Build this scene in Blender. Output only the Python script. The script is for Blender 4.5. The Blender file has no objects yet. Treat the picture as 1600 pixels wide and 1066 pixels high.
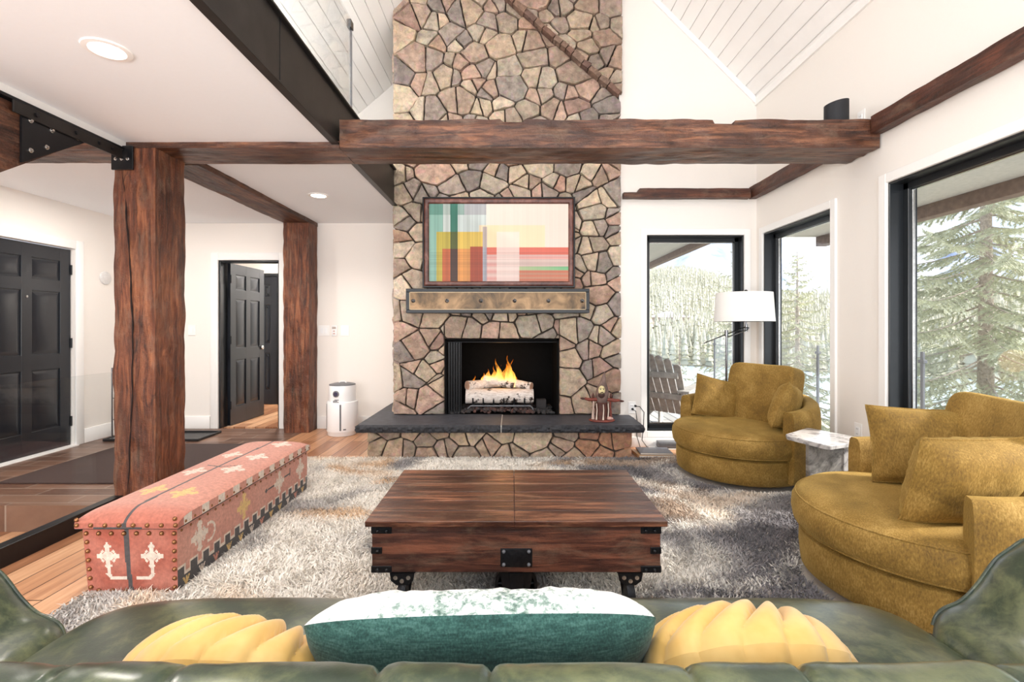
import bpy, bmesh, math, random
import numpy as np
from mathutils import Vector, Matrix, Euler, noise
random.seed(7); np.random.seed(7)
PI = math.pi
SC = bpy.context.scene
COL = SC.collection
WORG = {}

def S(r, g, b):
    f = lambda c: (c/255/12.92) if c/255 <= .04045 else ((c/255+.055)/1.055)**2.4
    return (f(r), f(g), f(b))
def nz(x, y, z=0.0): return noise.noise(Vector((x, y, z)))
def lerp(a, b, t): return a+(b-a)*t
def mixc(a, b, t): return tuple(lerp(p, q, t) for p, q in zip(a, b))
def sstep(x, a, b):
    t = max(0, min(1, (x-a)/(b-a))); return t*t*(3-2*t)

# ------------------------------------------------------------------ mesh builder
class MB:
    def __init__(s): s.v = []; s.f = []; s.c = []
    def add(s, verts, faces, M=None, col=None):
        n = len(s.v)
        if M is not None: verts = [M @ Vector(p) for p in verts]
        s.v.extend([tuple(p) for p in verts]); s.f.extend([tuple(i+n for i in f) for f in faces])
        if col is None: s.c.extend([(1, 1, 1)]*len(faces))
        elif isinstance(col, list): s.c.extend(col)
        else: s.c.extend([col]*len(faces))
        return s
    def box(s, lo, hi, M=None, col=None):
        (a, b, c), (d, e, f) = lo, hi
        v = [(a,b,c),(d,b,c),(d,e,c),(a,e,c),(a,b,f),(d,b,f),(d,e,f),(a,e,f)]
        return s.add(v, [(0,3,2,1),(4,5,6,7),(0,1,5,4),(1,2,6,5),(2,3,7,6),(3,0,4,7)], M, col)
    def rbox(s, lo, hi, r=.01, seg=2, M=None, col=None):
        bm = bmesh.new(); bmesh.ops.create_cube(bm, size=1)
        for v in bm.verts: v.co = Vector([lerp(lo[i], hi[i], v.co[i]+.5) for i in range(3)])
        r = min(r, .49*min(abs(hi[i]-lo[i]) for i in range(3)))
        bmesh.ops.bevel(bm, geom=bm.edges[:], offset=r, segments=seg, profile=.5, affect='EDGES')
        return s.bm(bm, M, col)
    def bm(s, bm, M=None, col=None):
        bm.verts.index_update()
        s.add([v.co.copy() for v in bm.verts], [[v.index for v in f.verts] for f in bm.faces], M, col); bm.free(); return s
    def cyl(s, p0, p1, r0, r1=None, n=16, caps=True, M=None, col=None):
        return s.tube([p0, p1], [r0, r0 if r1 is None else r1], n, caps, M, col)
    def tube(s, path, r, n=8, caps=True, M=None, col=None):
        P = [Vector(p) for p in path]; R = r if isinstance(r, (list, tuple)) else [r]*len(P)
        vs = []; fs = []; up = None
        for i, p in enumerate(P):
            t = (P[min(i+1, len(P)-1)]-P[max(i-1, 0)]).normalized()
            if up is None:
                up = Vector((0, 0, 1)) if abs(t.z) < .9 else Vector((1, 0, 0))
            a = t.cross(up)
            if a.length < 1e-5: a = t.orthogonal()
            a.normalize(); b = a.cross(t).normalized(); up = b
            for k in range(n):
                an = 2*PI*k/n; vs.append(p+(a*math.cos(an)+b*math.sin(an))*R[i])
        for i in range(len(P)-1):
            for k in range(n):
                k2 = (k+1) % n; fs.append((i*n+k, i*n+k2, (i+1)*n+k2, (i+1)*n+k))
        if caps:
            fs.append(tuple(range(n-1, -1, -1))); fs.append(tuple((len(P)-1)*n+k for k in range(n)))
        return s.add(vs, fs, M, col)
    def lathe(s, prof, n=32, M=None, col=None, a0=0, a1=2*PI):
        full = abs(a1-a0-2*PI) < 1e-6; m = n if full else n+1
        vs = []; fs = []
        for (r, z) in prof:
            for k in range(m):
                an = a0+(a1-a0)*k/n; vs.append((r*math.cos(an), r*math.sin(an), z))
        for i in range(len(prof)-1):
            for k in range(n):
                k2 = (k+1) % m if full else k+1
                fs.append((i*m+k, i*m+k2, (i+1)*m+k2, (i+1)*m+k))
        if full:
            if prof[0][0] > 1e-4: fs.append(tuple(range(m-1, -1, -1)))
            if prof[-1][0] > 1e-4: fs.append(tuple((len(prof)-1)*m+k for k in range(m)))
        return s.add(vs, fs, M, col)
    def grid(s, nu, nv, fn, M=None, col=None, cu=False, cv=False, flip=False):
        vs = [fn(i/nu, j/nv) for j in range(nv if cv else nv+1) for i in range(nu if cu else nu+1)]
        w = nu if cu else nu+1; h = nv if cv else nv+1
        fs = []; cs = []
        for j in range(nv):
            for i in range(nu):
                q = (j*w+i, j*w+(i+1) % w, ((j+1) % h)*w+(i+1) % w, ((j+1) % h)*w+i)
                fs.append(q[::-1] if flip else q)
                if callable(col): cs.append(col((i+.5)/nu, (j+.5)/nv))
        return s.add(vs, fs, M, cs if callable(col) else col)
    def prism(s, poly, fn0, fn1, col=None):
        n = len(poly)
        v = [fn0(*p) for p in poly]+[fn1(*p) for p in poly]
        f = [tuple(range(n-1, -1, -1)), tuple(range(n, 2*n))]+[(i, (i+1) % n, n+(i+1) % n, n+i) for i in range(n)]
        return s.add(v, f, None, col)
    def sphere(s, c, r, n=12, m=8, M=None, col=None):
        r = r if isinstance(r, (tuple, list)) else (r, r, r)
        bm = bmesh.new(); bmesh.ops.create_uvsphere(bm, u_segments=n, v_segments=m, radius=1)
        for v in bm.verts: v.co = Vector((v.co.x*r[0]+c[0], v.co.y*r[1]+c[1], v.co.z*r[2]+c[2]))
        return s.bm(bm, M, col)

def build(name, mb, mat, parent=None, ang=40, color=False, org=None, mods=None):
    v = np.array(mb.v, dtype=np.float64).reshape(-1, 3)
    if parent is not None: o0 = WORG[parent.name]
    elif org is not None: o0 = Vector(org)
    else: o0 = Vector(((v[:, 0].min()+v[:, 0].max())/2, (v[:, 1].min()+v[:, 1].max())/2, v[:, 2].min()))
    v = v-np.array(o0)
    me = bpy.data.meshes.new(name); me.from_pydata(v.tolist(), [], mb.f)
    if color:
        at = me.color_attributes.new('Col', 'FLOAT_COLOR', 'CORNER')
        cc = np.ones((len(me.loops), 4), dtype=np.float32); i = 0
        for f, c in zip(mb.f, mb.c):
            cc[i:i+len(f), :3] = c; i += len(f)
        at.data.foreach_set('color', cc.ravel())
    me.update()
    if ang is not None:
        me.polygons.foreach_set('use_smooth', [True]*len(me.polygons))
        if ang < 180: me.set_sharp_from_angle(angle=math.radians(ang))
    if mat is not None: me.materials.append(mat)
    o = bpy.data.objects.new(name, me); COL.objects.link(o)
    if parent is not None:
        o.parent = parent; WORG[o.name] = WORG[parent.name].copy()
    else:
        o.location = o0; WORG[o.name] = o0.copy()
    return o
def empty(name, loc=(0, 0, 0)):
    o = bpy.data.objects.new(name, None); COL.objects.link(o); o.location = loc; o.empty_display_size = .1
    WORG[o.name] = Vector(loc); return o
def tag(o, label=None, cat=None, group=None, kind=None):
    if label: o['label'] = label
    if cat: o['category'] = cat
    if group: o['group'] = group
    if kind: o['kind'] = kind
    return o
def copy_tree(o, parent=None):
    c = o.copy(); COL.objects.link(c); WORG[c.name] = WORG[o.name].copy()
    if parent is not None: c.parent = parent
    for ch in [x for x in COL.objects if x.parent == o]: copy_tree(ch, c)
    return c
def twin(o, loc, parent=None, rot=None):
    c = o.copy(); COL.objects.link(c); c.location = loc; WORG[c.name] = WORG[o.name].copy()
    if parent is not None: c.parent = parent
    if rot is not None: c.rotation_euler = rot
    return c
def struct(name, mb, mat, parent=None, ang=30, **k):
    o = build(name, mb, mat, parent, ang, **k)
    if parent is None: o['kind'] = 'structure'
    return o

# ------------------------------------------------------------------ materials
def mat_new(name):
    m = bpy.data.materials.new(name); m.use_nodes = True
    nt = m.node_tree; nt.nodes.clear()
    out = nt.nodes.new('ShaderNodeOutputMaterial'); b = nt.nodes.new('ShaderNodeBsdfPrincipled')
    nt.links.new(b.outputs[0], out.inputs[0]); return m, nt, b
def N(nt, t, **k):
    n = nt.nodes.new(t)
    for a, v in k.items(): setattr(n, a, v)
    return n
def setv(n, **k):
    for a, v in k.items():
        a = a.replace('_', ' ')
        n.inputs[a].default_value = v
    return n
def coords(nt, scale=(1, 1, 1), kind='Object', rot=(0, 0, 0), loc=(0, 0, 0)):
    tc = N(nt, 'ShaderNodeTexCoord'); mp = N(nt, 'ShaderNodeMapping')
    mp.inputs['Scale'].default_value = scale; mp.inputs['Rotation'].default_value = rot; mp.inputs['Location'].default_value = loc
    nt.links.new(tc.outputs[kind], mp.inputs[0]); return mp.outputs[0]
def noise_n(nt, co, scale, detail=4, rough=.55, dist=0):
    n = N(nt, 'ShaderNodeTexNoise'); nt.links.new(co, n.inputs['Vector'])
    n.inputs['Scale'].default_value = scale; n.inputs['Detail'].default_value = detail
    n.inputs['Roughness'].default_value = rough; n.inputs['Distortion'].default_value = dist; return n.outputs['Fac']
def ramp(nt, fac, stops, interp='LINEAR'):
    r = N(nt, 'ShaderNodeValToRGB'); r.color_ramp.interpolation = interp; e = r.color_ramp.elements
    while len(e) < len(stops): e.new(.5)
    for x, (p, c) in zip(e, stops): x.position = p; x.color = (*c, 1)
    nt.links.new(fac, r.inputs[0]); return r.outputs[0]
def bump(nt, b, h, strength=.3, dist=.01):
    n = N(nt, 'ShaderNodeBump'); n.inputs['Strength'].default_value = strength; n.inputs['Distance'].default_value = dist
    nt.links.new(h, n.inputs['Height']); nt.links.new(n.outputs[0], b.inputs['Normal']); return n
def mixn(nt, a, b, fac, mode='MIX'):
    n = N(nt, 'ShaderNodeMix', data_type='RGBA', blend_type=mode)
    for sock, v in ((n.inputs[0], fac), (n.inputs[6], a), (n.inputs[7], b)):
        if isinstance(v, (int, float)): sock.default_value = v
        elif isinstance(v, tuple): sock.default_value = (*v, 1)
        else: nt.links.new(v, sock)
    return n.outputs[2]
def simple(name, col, rough=.5, metal=0, spec=.5, bumpy=0, bscale=40, var=.06, sheen=0, coat=0):
    m, nt, b = mat_new(name)
    co = coords(nt); nf = noise_n(nt, co, bscale)
    d = tuple(c*(1-var*2) for c in col); l = tuple(min(1, c*(1+var)) for c in col)
    nt.links.new(ramp(nt, nf, [(.3, d), (.7, l)]), b.inputs['Base Color'])
    setv(b, Roughness=rough, Metallic=metal); b.inputs['Specular IOR Level'].default_value = spec
    if sheen: b.inputs['Sheen Weight'].default_value = sheen
    if coat: b.inputs['Coat Weight'].default_value = coat
    if bumpy: bump(nt, b, nf, bumpy, .005)
    return m
def attr_mat(name, rough=.8, nscale=30, namp=.25, bstr=.4, bdist=.01, spec=.3, sheen=0, bscale=None):
    m, nt, b = mat_new(name)
    a = N(nt, 'ShaderNodeAttribute', attribute_name='Col'); co = coords(nt)
    nf = noise_n(nt, co, nscale, 6, .65)
    g = ramp(nt, nf, [(.25, (1-namp,)*3), (.75, (1+namp*.5,)*3)])
    nt.links.new(mixn(nt, a.outputs['Color'], g, 1.0, 'MULTIPLY'), b.inputs['Base Color'])
    setv(b, Roughness=rough); b.inputs['Specular IOR Level'].default_value = spec
    if sheen: b.inputs['Sheen Weight'].default_value = sheen
    if bstr: bump(nt, b, noise_n(nt, co, bscale, 5, .7) if bscale else nf, bstr, bdist)
    return m
def timber_mat(name, axis, dark=S(38, 21, 13), mid=S(82, 48, 31), light=S(134, 90, 62), rough=.5, bstr=.5, gs=1.0, spec=.5):
    m, nt, b = mat_new(name)
    sc = [14*gs]*3; sc[axis] = 1.1*gs
    co = coords(nt, tuple(sc)); n1 = noise_n(nt, co, 2.0, 8, .68, .6)
    co2 = coords(nt); n2 = noise_n(nt, co2, 2.4, 3, .5); n3 = noise_n(nt, co2, 26, 5, .7)
    base = ramp(nt, n1, [(.32, dark), (.49, mid), (.66, light)])
    blot = ramp(nt, n2, [(.35, (.62, .58, .56)), (.65, (1.15, 1.1, 1.08))])
    n4 = noise_n(nt, coords(nt, tuple(3.5 if q == axis else 9 for q in range(3))), 1.3, 5, .7, .4)
    grey = mixn(nt, mixn(nt, base, blot, 1.0, 'MULTIPLY'), S(130, 108, 88), ramp(nt, n4, [(.52, (0, 0, 0)), (.72, (.45, .45, .45))]))
    dk = noise_n(nt, coords(nt, tuple(1.5 if q == axis else 7 for q in range(3))), 3.0, 6, .75, 1.2)
    nt.links.new(mixn(nt, grey, ramp(nt, dk, [(.33, (.34, .31, .30)), (.46, (1, 1, 1))]), 1.0, 'MULTIPLY'), b.inputs['Base Color'])
    setv(b, Roughness=rough); b.inputs['Specular IOR Level'].default_value = spec
    vo = N(nt, 'ShaderNodeTexVoronoi', feature='SMOOTH_F1'); nt.links.new(coords(nt, tuple(7 if q == axis else 11 for q in range(3))), vo.inputs['Vector']); vo.inputs['Scale'].default_value = 1.0
    mx = N(nt, 'ShaderNodeMath', operation='ADD'); nt.links.new(n1, mx.inputs[0]); nt.links.new(n3, mx.inputs[1])
    mv = N(nt, 'ShaderNodeMath', operation='MULTIPLY_ADD'); nt.links.new(vo.outputs['Distance'], mv.inputs[0]); mv.inputs[1].default_value = 2.2 if bstr >= .5 else 0; nt.links.new(mx.outputs[0], mv.inputs[2]); mx = mv
    bump(nt, b, mx.outputs[0], bstr, .012); return m
def plank_mat(name, cols, axis_y=True, width=.13, length=1.5, gap=.003, gapc=S(60, 35, 22), rough=.3, gs=1.0):
    m, nt, b = mat_new(name)
    co = coords(nt, rot=(0, 0, PI/2 if axis_y else 0))
    br = N(nt, 'ShaderNodeTexBrick'); nt.links.new(co, br.inputs['Vector'])
    br.offset = .37; br.squash = 1
    setv(br, Scale=1.0, Mortar_Size=gap, Mortar_Smooth=.1, Bias=0.0, Brick_Width=length, Row_Height=width)
    br.inputs['Color1'].default_value = (0, 0, 0, 1); br.inputs['Color2'].default_value = (1, 1, 1, 1); br.inputs['Mortar'].default_value = (.5, .5, .5, 1)
    sc = (16*gs, 1.2*gs, 1) if axis_y else (1.2*gs, 16*gs, 1)
    g = noise_n(nt, coords(nt, sc), 2.2, 7, .65, .5); big = noise_n(nt, coords(nt), .9, 2)
    ad = N(nt, 'ShaderNodeMath', operation='MULTIPLY_ADD'); nt.links.new(br.outputs['Color'], ad.inputs[0]); ad.inputs[1].default_value = .5
    sb = N(nt, 'ShaderNodeMath', operation='MULTIPLY_ADD'); nt.links.new(g, sb.inputs[0]); sb.inputs[1].default_value = .75; sb.inputs[2].default_value = -.12
    nt.links.new(sb.outputs[0], ad.inputs[2])
    base = ramp(nt, ad.outputs[0], [(.05, cols[0]), (.35, cols[1]), (.62, cols[2]), (.9, cols[3])])
    nt.links.new(mixn(nt, base, gapc, br.outputs['Fac']), b.inputs['Base Color'])
    setv(b, Roughness=rough)
    bump(nt, b, g, .12, .004); return m
def emit_mat(name, col, strength):
    m = bpy.data.materials.new(name); m.use_nodes = True; nt = m.node_tree; nt.nodes.clear()
    out = nt.nodes.new('ShaderNodeOutputMaterial'); e = nt.nodes.new('ShaderNodeEmission')
    e.inputs[0].default_value = (*col, 1); e.inputs[1].default_value = strength
    nt.links.new(e.outputs[0], out.inputs[0]); return m
def glass_mat(name, tint=(.97, .985, .98), ior=1.45):
    m = bpy.data.materials.new(name); m.use_nodes = True; nt = m.node_tree; nt.nodes.clear()
    out = nt.nodes.new('ShaderNodeOutputMaterial'); t = nt.nodes.new('ShaderNodeBsdfTransparent'); g = nt.nodes.new('ShaderNodeBsdfGlossy')
    mx = nt.nodes.new('ShaderNodeMixShader'); f0 = ((ior-1)/(ior+1))**2
    ge = nt.nodes.new('ShaderNodeNewGeometry'); dt = N(nt, 'ShaderNodeVectorMath', operation='DOT_PRODUCT'); nt.links.new(ge.outputs['Normal'], dt.inputs[0]); nt.links.new(ge.outputs['Incoming'], dt.inputs[1])
    ab = N(nt, 'ShaderNodeMath', operation='ABSOLUTE'); nt.links.new(dt.outputs['Value'], ab.inputs[0]); om = N(nt, 'ShaderNodeMath', operation='SUBTRACT'); om.inputs[0].default_value = 1; nt.links.new(ab.outputs[0], om.inputs[1])
    pw = N(nt, 'ShaderNodeMath', operation='POWER'); nt.links.new(om.outputs[0], pw.inputs[0]); pw.inputs[1].default_value = 5; fr = N(nt, 'ShaderNodeMath', operation='MULTIPLY_ADD'); nt.links.new(pw.outputs[0], fr.inputs[0]); fr.inputs[1].default_value = 1-f0; fr.inputs[2].default_value = f0
    t.inputs[0].default_value = (*tint, 1); g.inputs['Roughness'].default_value = .02
    nt.links.new(fr.outputs[0], mx.inputs[0]); nt.links.new(t.outputs[0], mx.inputs[1]); nt.links.new(g.outputs[0], mx.inputs[2])
    nt.links.new(mx.outputs[0], out.inputs[0]); return m

M = {}
M['wall'] = simple('wall_paint', S(241, 235, 228), .75, bumpy=.04, bscale=180, var=.006)
M['white'] = simple('white_trim_paint', S(246, 244, 241), .45, var=.004)
M['ceil'] = simple('ceiling_paint', S(241, 244, 247), .85, var=.004)
M['plank'] = simple('white_ceiling_boards', S(249, 247, 244), .6, var=.015, bscale=3)
M['steel'] = simple('dark_steel', S(52, 49, 47), .42, .55, bumpy=.05, bscale=7, var=.16)
M['black'] = simple('black_metal', S(24, 25, 28), .35, .3, var=.08)
M['frame'] = simple('window_frame_black', S(30, 33, 36), .3, .0, var=.05)
M['door'] = simple('door_black_paint', S(28, 31, 37), .28, var=.06, bscale=6)
M['nickel'] = simple('brushed_nickel', S(190, 188, 185), .25, 1)
M['chrome'] = simple('dark_chrome', S(120, 120, 122), .2, 1)
M['brass'] = simple('aged_brass', S(150, 105, 70), .38, .85, var=.15)
M['plastic'] = simple('white_plastic', S(244, 244, 244), .35, var=.004)
M['greyplastic'] = simple('grey_plastic', S(105, 106, 110), .4)
M['blackplastic'] = simple('black_plastic', S(26, 26, 28), .45)
M['rubber'] = simple('black_cable', S(35, 35, 36), .6)
M['firebox'] = simple('sooty_firebox', S(8, 8, 9), .85, .0, .15, bumpy=.1, bscale=20, var=.2)
M['slate'] = simple('dark_slate', S(66, 69, 77), .55, bumpy=.35, bscale=16, var=.22)
M['slate_edge'] = simple('chiselled_slate', S(46, 47, 52), .7, bumpy=.9, bscale=45, var=.4)
M['mortar'] = simple('dark_mortar', S(70, 60, 52), .95, bumpy=.4, bscale=60, var=.2)
M['stone'] = attr_mat('field_stone', .85, 14, .55, 1.0, .03, bscale=24)
M['attr'] = attr_mat('woven_kilim', .9, 60, .34, .5, .004, sheen=.2, bscale=300)
M['postY'] = timber_mat('hewn_timber_deep', 1, bstr=.7)
M['postX'] = timber_mat('hewn_timber_cross', 0, rough=.36, bstr=.7)
M['postZ'] = timber_mat('hewn_timber_upright', 2, S(44, 22, 12), S(104, 56, 32), S(150, 96, 62), bstr=1.0)
M['trimX'] = timber_mat('ledger_timber_far', 0, S(40, 20, 14), S(78, 42, 28), S(110, 64, 44))
M['trimY'] = timber_mat('ledger_timber_side', 1, S(40, 20, 14), S(78, 42, 28), S(110, 64, 44))
M['tabletop'] = timber_mat('walnut_table_boards', 0, S(34, 19, 17), S(86, 52, 39), S(158, 108, 80), .3, .22, .9)
M['tablebox'] = timber_mat('walnut_table_sides', 0, S(28, 15, 13), S(76, 43, 33), S(134, 84, 62), .4, .35, .9)
M['floor'] = plank_mat('oak_floor', [S(118, 74, 50), S(162, 112, 80), S(198, 148, 110), S(226, 184, 146)], True, .13, 1.5)
M['tile'] = plank_mat('entry_plank_tile', [S(78, 54, 44), S(100, 72, 58), S(118, 88, 72), S(136, 106, 88)], False, .15, .6, .006, S(150, 132, 118), .35)
M['mat'] = simple('brown_doormat', S(62, 46, 42), .95, bumpy=.5, bscale=150, var=.15)
M['glass'] = glass_mat('window_glass', (.985, .99, .99), 1.3)
M['guard'] = glass_mat('guard_glass', (.965, .975, .975), 1.3)
M['clear'] = glass_mat('clear_glass', (.99, .995, .995), 1.2)
M['lamp_on'] = emit_mat('recessed_lamp_glow', (1, .9, .78), 14)
M['shade'] = simple('white_linen_shade', S(250, 247, 242), .8, var=.01, bscale=200)
# ================================================================== room shell (x right, y away, z up, metres)
XR, YB, YF, XL, CEIL, LOFT = 2.49, 5.80, 4.92, -4.50, 2.465, 2.81
YN = -1.6                                            # the room goes on behind; open there
def wall_holes(mb, fix, thick, ur, zr, holes, ax):
    us = sorted({*ur, *[h[0] for h in holes], *[h[1] for h in holes]}); us = [u for u in us if ur[0] <= u <= ur[1]]
    zs = sorted({*zr, *[h[2] for h in holes], *[h[3] for h in holes]}); zs = [z for z in zs if zr[0] <= z <= zr[1]]
    for u0, u1 in zip(us, us[1:]):
        for z0, z1 in zip(zs, zs[1:]):
            uc, zc = (u0+u1)/2, (z0+z1)/2
            if any(h[0] < uc < h[1] and h[2] < zc < h[3] for h in holes): continue
            if ax == 'x': mb.box((fix, u0, z0), (fix+thick, u1, z1))
            else: mb.box((u0, fix, z0), (u1, fix+thick, z1))
    return mb
# floors
struct('floor', MB().box((-2.6, YN, -.1), (2.65, 3.3, 0)).box((-2.42, 3.3, -.1), (2.65, YB+.1, 0)).box((-4.5, YB+.1, -.1), (-2.5, 7.8, -.0)), M['floor'])
struct('floor_entry', MB().box((XL, 3.3, -.3), (-2.42, YB, 0)), M['tile'])
struct('floor_landing', MB().box((XL, YN, -.3), (-2.6, 3.3, -.18)), M['floor'])
# walls
struct('wall_left', wall_holes(MB(), XL-.15, .15, (YN, YB+.15), (-.3, 3.9), [(4.05, 4.97, 0, 2.02)], 'x'), M['wall'])
struct('wall_back', wall_holes(MB(), YB, .15, (XL, -1.0), (0, CEIL), [(-3.52, -2.79, 0, 2.02)], 'y'), M['wall'])
struct('wall_loft', MB().box((-4.6, YB, LOFT), (-1.0, YB+.15, 4.6)), M['wall'])
W1 = (1.37, 2.36, .16, 2.155); W2 = (3.76, 4.78, .16, 2.145); W3 = (1.05, 3.2, .16, 2.175)
far = wall_holes(MB(), YF, .16, (1.09, XR+.0), (-.1, 3.54), [W1], 'y')
far.prism([(1.09, 3.54), (XR, 3.54), (1.09, 4.94)], lambda x, z: (x, YF, z), lambda x, z: (x, YF+.16, z))
struct('wall_far', far, M['wall'])
struct('wall_right', wall_holes(MB(), XR, .16, (YN, YF+.16), (-.1, 3.54), [W2, W3], 'x'), M['wall'])
# hall behind the inner door
struct('wall_hall', MB().box((-4.6, YB+.15, 0), (-4.5, 7.8, 2.5)).box((-2.62, YB+.15, 0), (-2.5, 7.0, 2.5)), M['wall'])
struct('ceiling_hall', MB().box((-4.6, YB+.15, 2.4), (-2.5, 7.8, 2.5)), M['ceil'])
# low ceiling = underside of the loft
struct('ceiling', MB().box((-2.62, YN, CEIL), (-1.22, YB, LOFT)).box((XL, 3.3, CEIL), (-2.62, YB, LOFT)), M['ceil'])
struct('ceiling_stair', MB().box((XL, YN, 2.62), (-2.62, 3.3, LOFT)), M['ceil'])
struct('trim_stair_edge', MB().rbox((-2.68, YN, CEIL-.045), (-2.60, 3.26, CEIL+.15), .004), M['white'])
# boarded vault : each board its own strip with an open joint
def boards(name, p0, p1, n, y0, y1):
    mb = MB(); a, b = Vector((p0[0], 0, p0[1])), Vector((p1[0], 0, p1[1])); d = (b-a).normalized(); up = Vector((-d.z, 0, d.x))
    if up.z < 0: up = -up
    L = (b-a).length/n
    for i in range(n):
        q0 = a+d*(i*L+.0035); q1 = a+d*((i+1)*L-.0035)
        sec = [(q0.x, q0.z), (q1.x, q1.z), (q1.x+up.x*.03, q1.z+up.z*.03), (q0.x+up.x*.03, q0.z+up.z*.03)]
        mb.prism(sec, lambda x, z: (x, y0, z), lambda x, z: (x, y1, z))
    sec = [(a.x+up.x*.015, a.z+up.z*.015), (b.x+up.x*.015, b.z+up.z*.015), (b.x+up.x*.12, b.z+up.z*.12), (a.x+up.x*.12, a.z+up.z*.12)]
    mb.prism(sec, lambda x, z: (x, y0, z), lambda x, z: (x, y1, z))
    return struct(name, mb, M['plank'], ang=None)
boards('ceiling_vault_right', (XR+.16, 3.38), (.1, 5.93), 27, YN, YF+.16)
boards('ceiling_vault_left', (.1, 5.93), (-1.44, 4.12), 18, YN, YB)
boards('ceiling_loft', (-1.44, 4.12), (-3.2, 2.62), 18, YN, YB)
struct('trim_vault', MB().box((XR-.02, YN, 3.47), (XR, YF, 3.545)).prism([(XR, 3.47), (XR, 3.545), (.1, 5.935), (.1, 5.86)], lambda x, z: (x, YF-.02, z), lambda x, z: (x, YF, z)), M['white'])
# baseboards
struct('baseboard_back', MB().rbox((-2.33, YB-.016, 0), (-1.15, YB, .15), .004).rbox((XL, YB-.016, 0), (-3.62, YB, .15), .004), M['white'])
struct('baseboard_left', MB().rbox((XL, 5.07, 0), (XL+.016, YB, .15), .004).rbox((XL, 3.3, 0), (XL+.016, 3.95, .15), .004), M['white'])
struct('baseboard_right', MB().rbox((XR-.016, YN, 0), (XR, YF, .1), .004), M['white'])
struct('baseboard_far', MB().rbox((1.12, YF-.016, 0), (XR, YF, .1), .004), M['white'])

# ------------------------------------------------------------------ windows
def window(name, axis, a0, a1, z0, z1, pos):
    """picture window : black reveal liner and sash, one pane, white casing as its children"""
    P = (lambda a, d, z: (a, pos+d, z)) if axis == 'y' else (lambda a, d, z: (pos+d, a, z))
    def bx(mb, a, b, c, d, e, f, r=.003):
        p, q = P(a, b, c), P(d, e, f); lo = tuple(min(i, j) for i, j in zip(p, q)); hi = tuple(max(i, j) for i, j in zip(p, q)); mb.rbox(lo, hi, r, 1)
    w = MB(); t = .014
    bx(w, a0, 0, z0, a0+t, .15, z1); bx(w, a1-t, 0, z0, a1, .15, z1); bx(w, a0, 0, z1-t, a1, .15, z1); bx(w, a0, 0, z0, a1, .15, z0+t)
    o = struct(name, w, M['frame'])
    s = MB(); t = .055
    bx(s, a0+.012, .09, z0+.012, a0+t, .15, z1-.012); bx(s, a1-t, .09, z0+.012, a1-.012, .15, z1-.012)
    bx(s, a0+.012, .09, z1-t, a1-.012, .15, z1-.012); bx(s, a0+.012, .09, z0+.012, a1-.012, .15, z0+t)
    build('sash', s, M['frame'], o, 30)
    bd = MB(); u = t+.008
    for (p, q, r_, v) in ((a0+t, a0+u, z0+t, z1-t), (a1-u, a1-t, z0+t, z1-t), (a0+t, a1-t, z1-u, z1-t), (a0+t, a1-t, z0+t, z0+u)): bx(bd, p, .112, r_, q, .13, v, .001)
    build('glazing_bead', bd, M['nickel'], o, 30)
    g = MB(); bx(g, a0+t, .118, z0+t, a1-t, .124, z1-t, .0005); build('pane', g, M['glass'], o, 30)
    c = MB(); k = .062
    bx(c, a0-k, -.018, z0-k, a0, 0, z1+k); bx(c, a1, -.018, z0-k, a1+k, 0, z1+k); bx(c, a0, -.018, z1, a1, 0, z1+k); bx(c, a0, -.018, z0-k, a1, 0, z0)
    build('casing', c, M['white'], o, 30)
window('window_1', 'y', *W1, YF); window('window_2', 'x', *W2, XR); window('window_3', 'x', *W3, XR)

# ------------------------------------------------------------------ six panel doors
def six_panel(w=.78, h=2.0, t=.04):
    mb = MB(); st = .115; mid = .1; rails = [(0, .22), (.80, .95), (1.56, 1.68), (h-.13, h)]
    xs = [(0, st), (w/2-mid/2, w/2+mid/2), (w-st, w)]
    mb.box((.002, .012, .002), (w-.002, t-.012, h-.002))
    for a, b in xs: mb.rbox((a, 0, 0), (b, t, h), .003, 1)
    for a, b in rails: mb.rbox((0, .0005, a), (w, t-.0005, b), .003, 1)
    pan = MB()
    for (xa, xb) in ((st, w/2-mid/2), (w/2+mid/2, w-st)):
        for (_, za), (zb, _) in zip(rails, rails[1:]):
            for y0, y1 in ((.012, .001), (t-.012, t-.001)):
                g = .012; k = .05
                o = [(xa+g, za+g), (xb-g, za+g), (xb-g, zb-g), (xa+g, zb-g)]; i = [(xa+k, za+k), (xb-k, za+k), (xb-k, zb-k), (xa+k, zb-k)]
                v = [(x, y0, z) for x, z in o]+[(x, y1, z) for x, z in i]
                pan.add(v, [(4, 5, 6, 7)]+[(q, (q+1) % 4, 4+(q+1) % 4, 4+q) for q in range(4)])
    return mb, pan
def door(name, M4, w, h, knob_x, hinge_x, knob=True, peep=False):
    fr, pan = six_panel(w, h)
    for m_ in (fr, pan): m_.v = [tuple(M4 @ Vector(p)) for p in m_.v]
    o = struct(name, fr, M['door'])
    build('panel_moulding', pan, M['door'], o, 20)
    if knob:
        for sgn, y in ((-1, 0), (1, .04)):
            k = MB().lathe([(.03, 0), (.03, .006), (.012, .012), (.011, .03), (.026, .042), (.03, .055), (.022, .068), (0, .07)], 20, M4 @ Matrix.Translation((knob_x, y, .93)) @ Matrix.Rotation(-sgn*-PI/2, 4, 'X'))
            tag(build('door_knob', k, M['nickel'], o, 50), 'polished round door knob')
    for z in (.2, 1.0, 1.75):
        k = MB().cyl((hinge_x, -.006, z), (hinge_x, -.006, z+.1), .008, n=10, M=M4); build('hinge', k, M['black'], o, 40)
    if peep:
        build('peephole', MB().lathe([(.012, 0), (.012, .004), (.004, .006), (0, .006)], 14, M4 @ Matrix.Translation((w/2, 0, 1.5)) @ Matrix.Rotation(PI/2, 4, 'X')), M['nickel'], o, 40)
    return o
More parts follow.
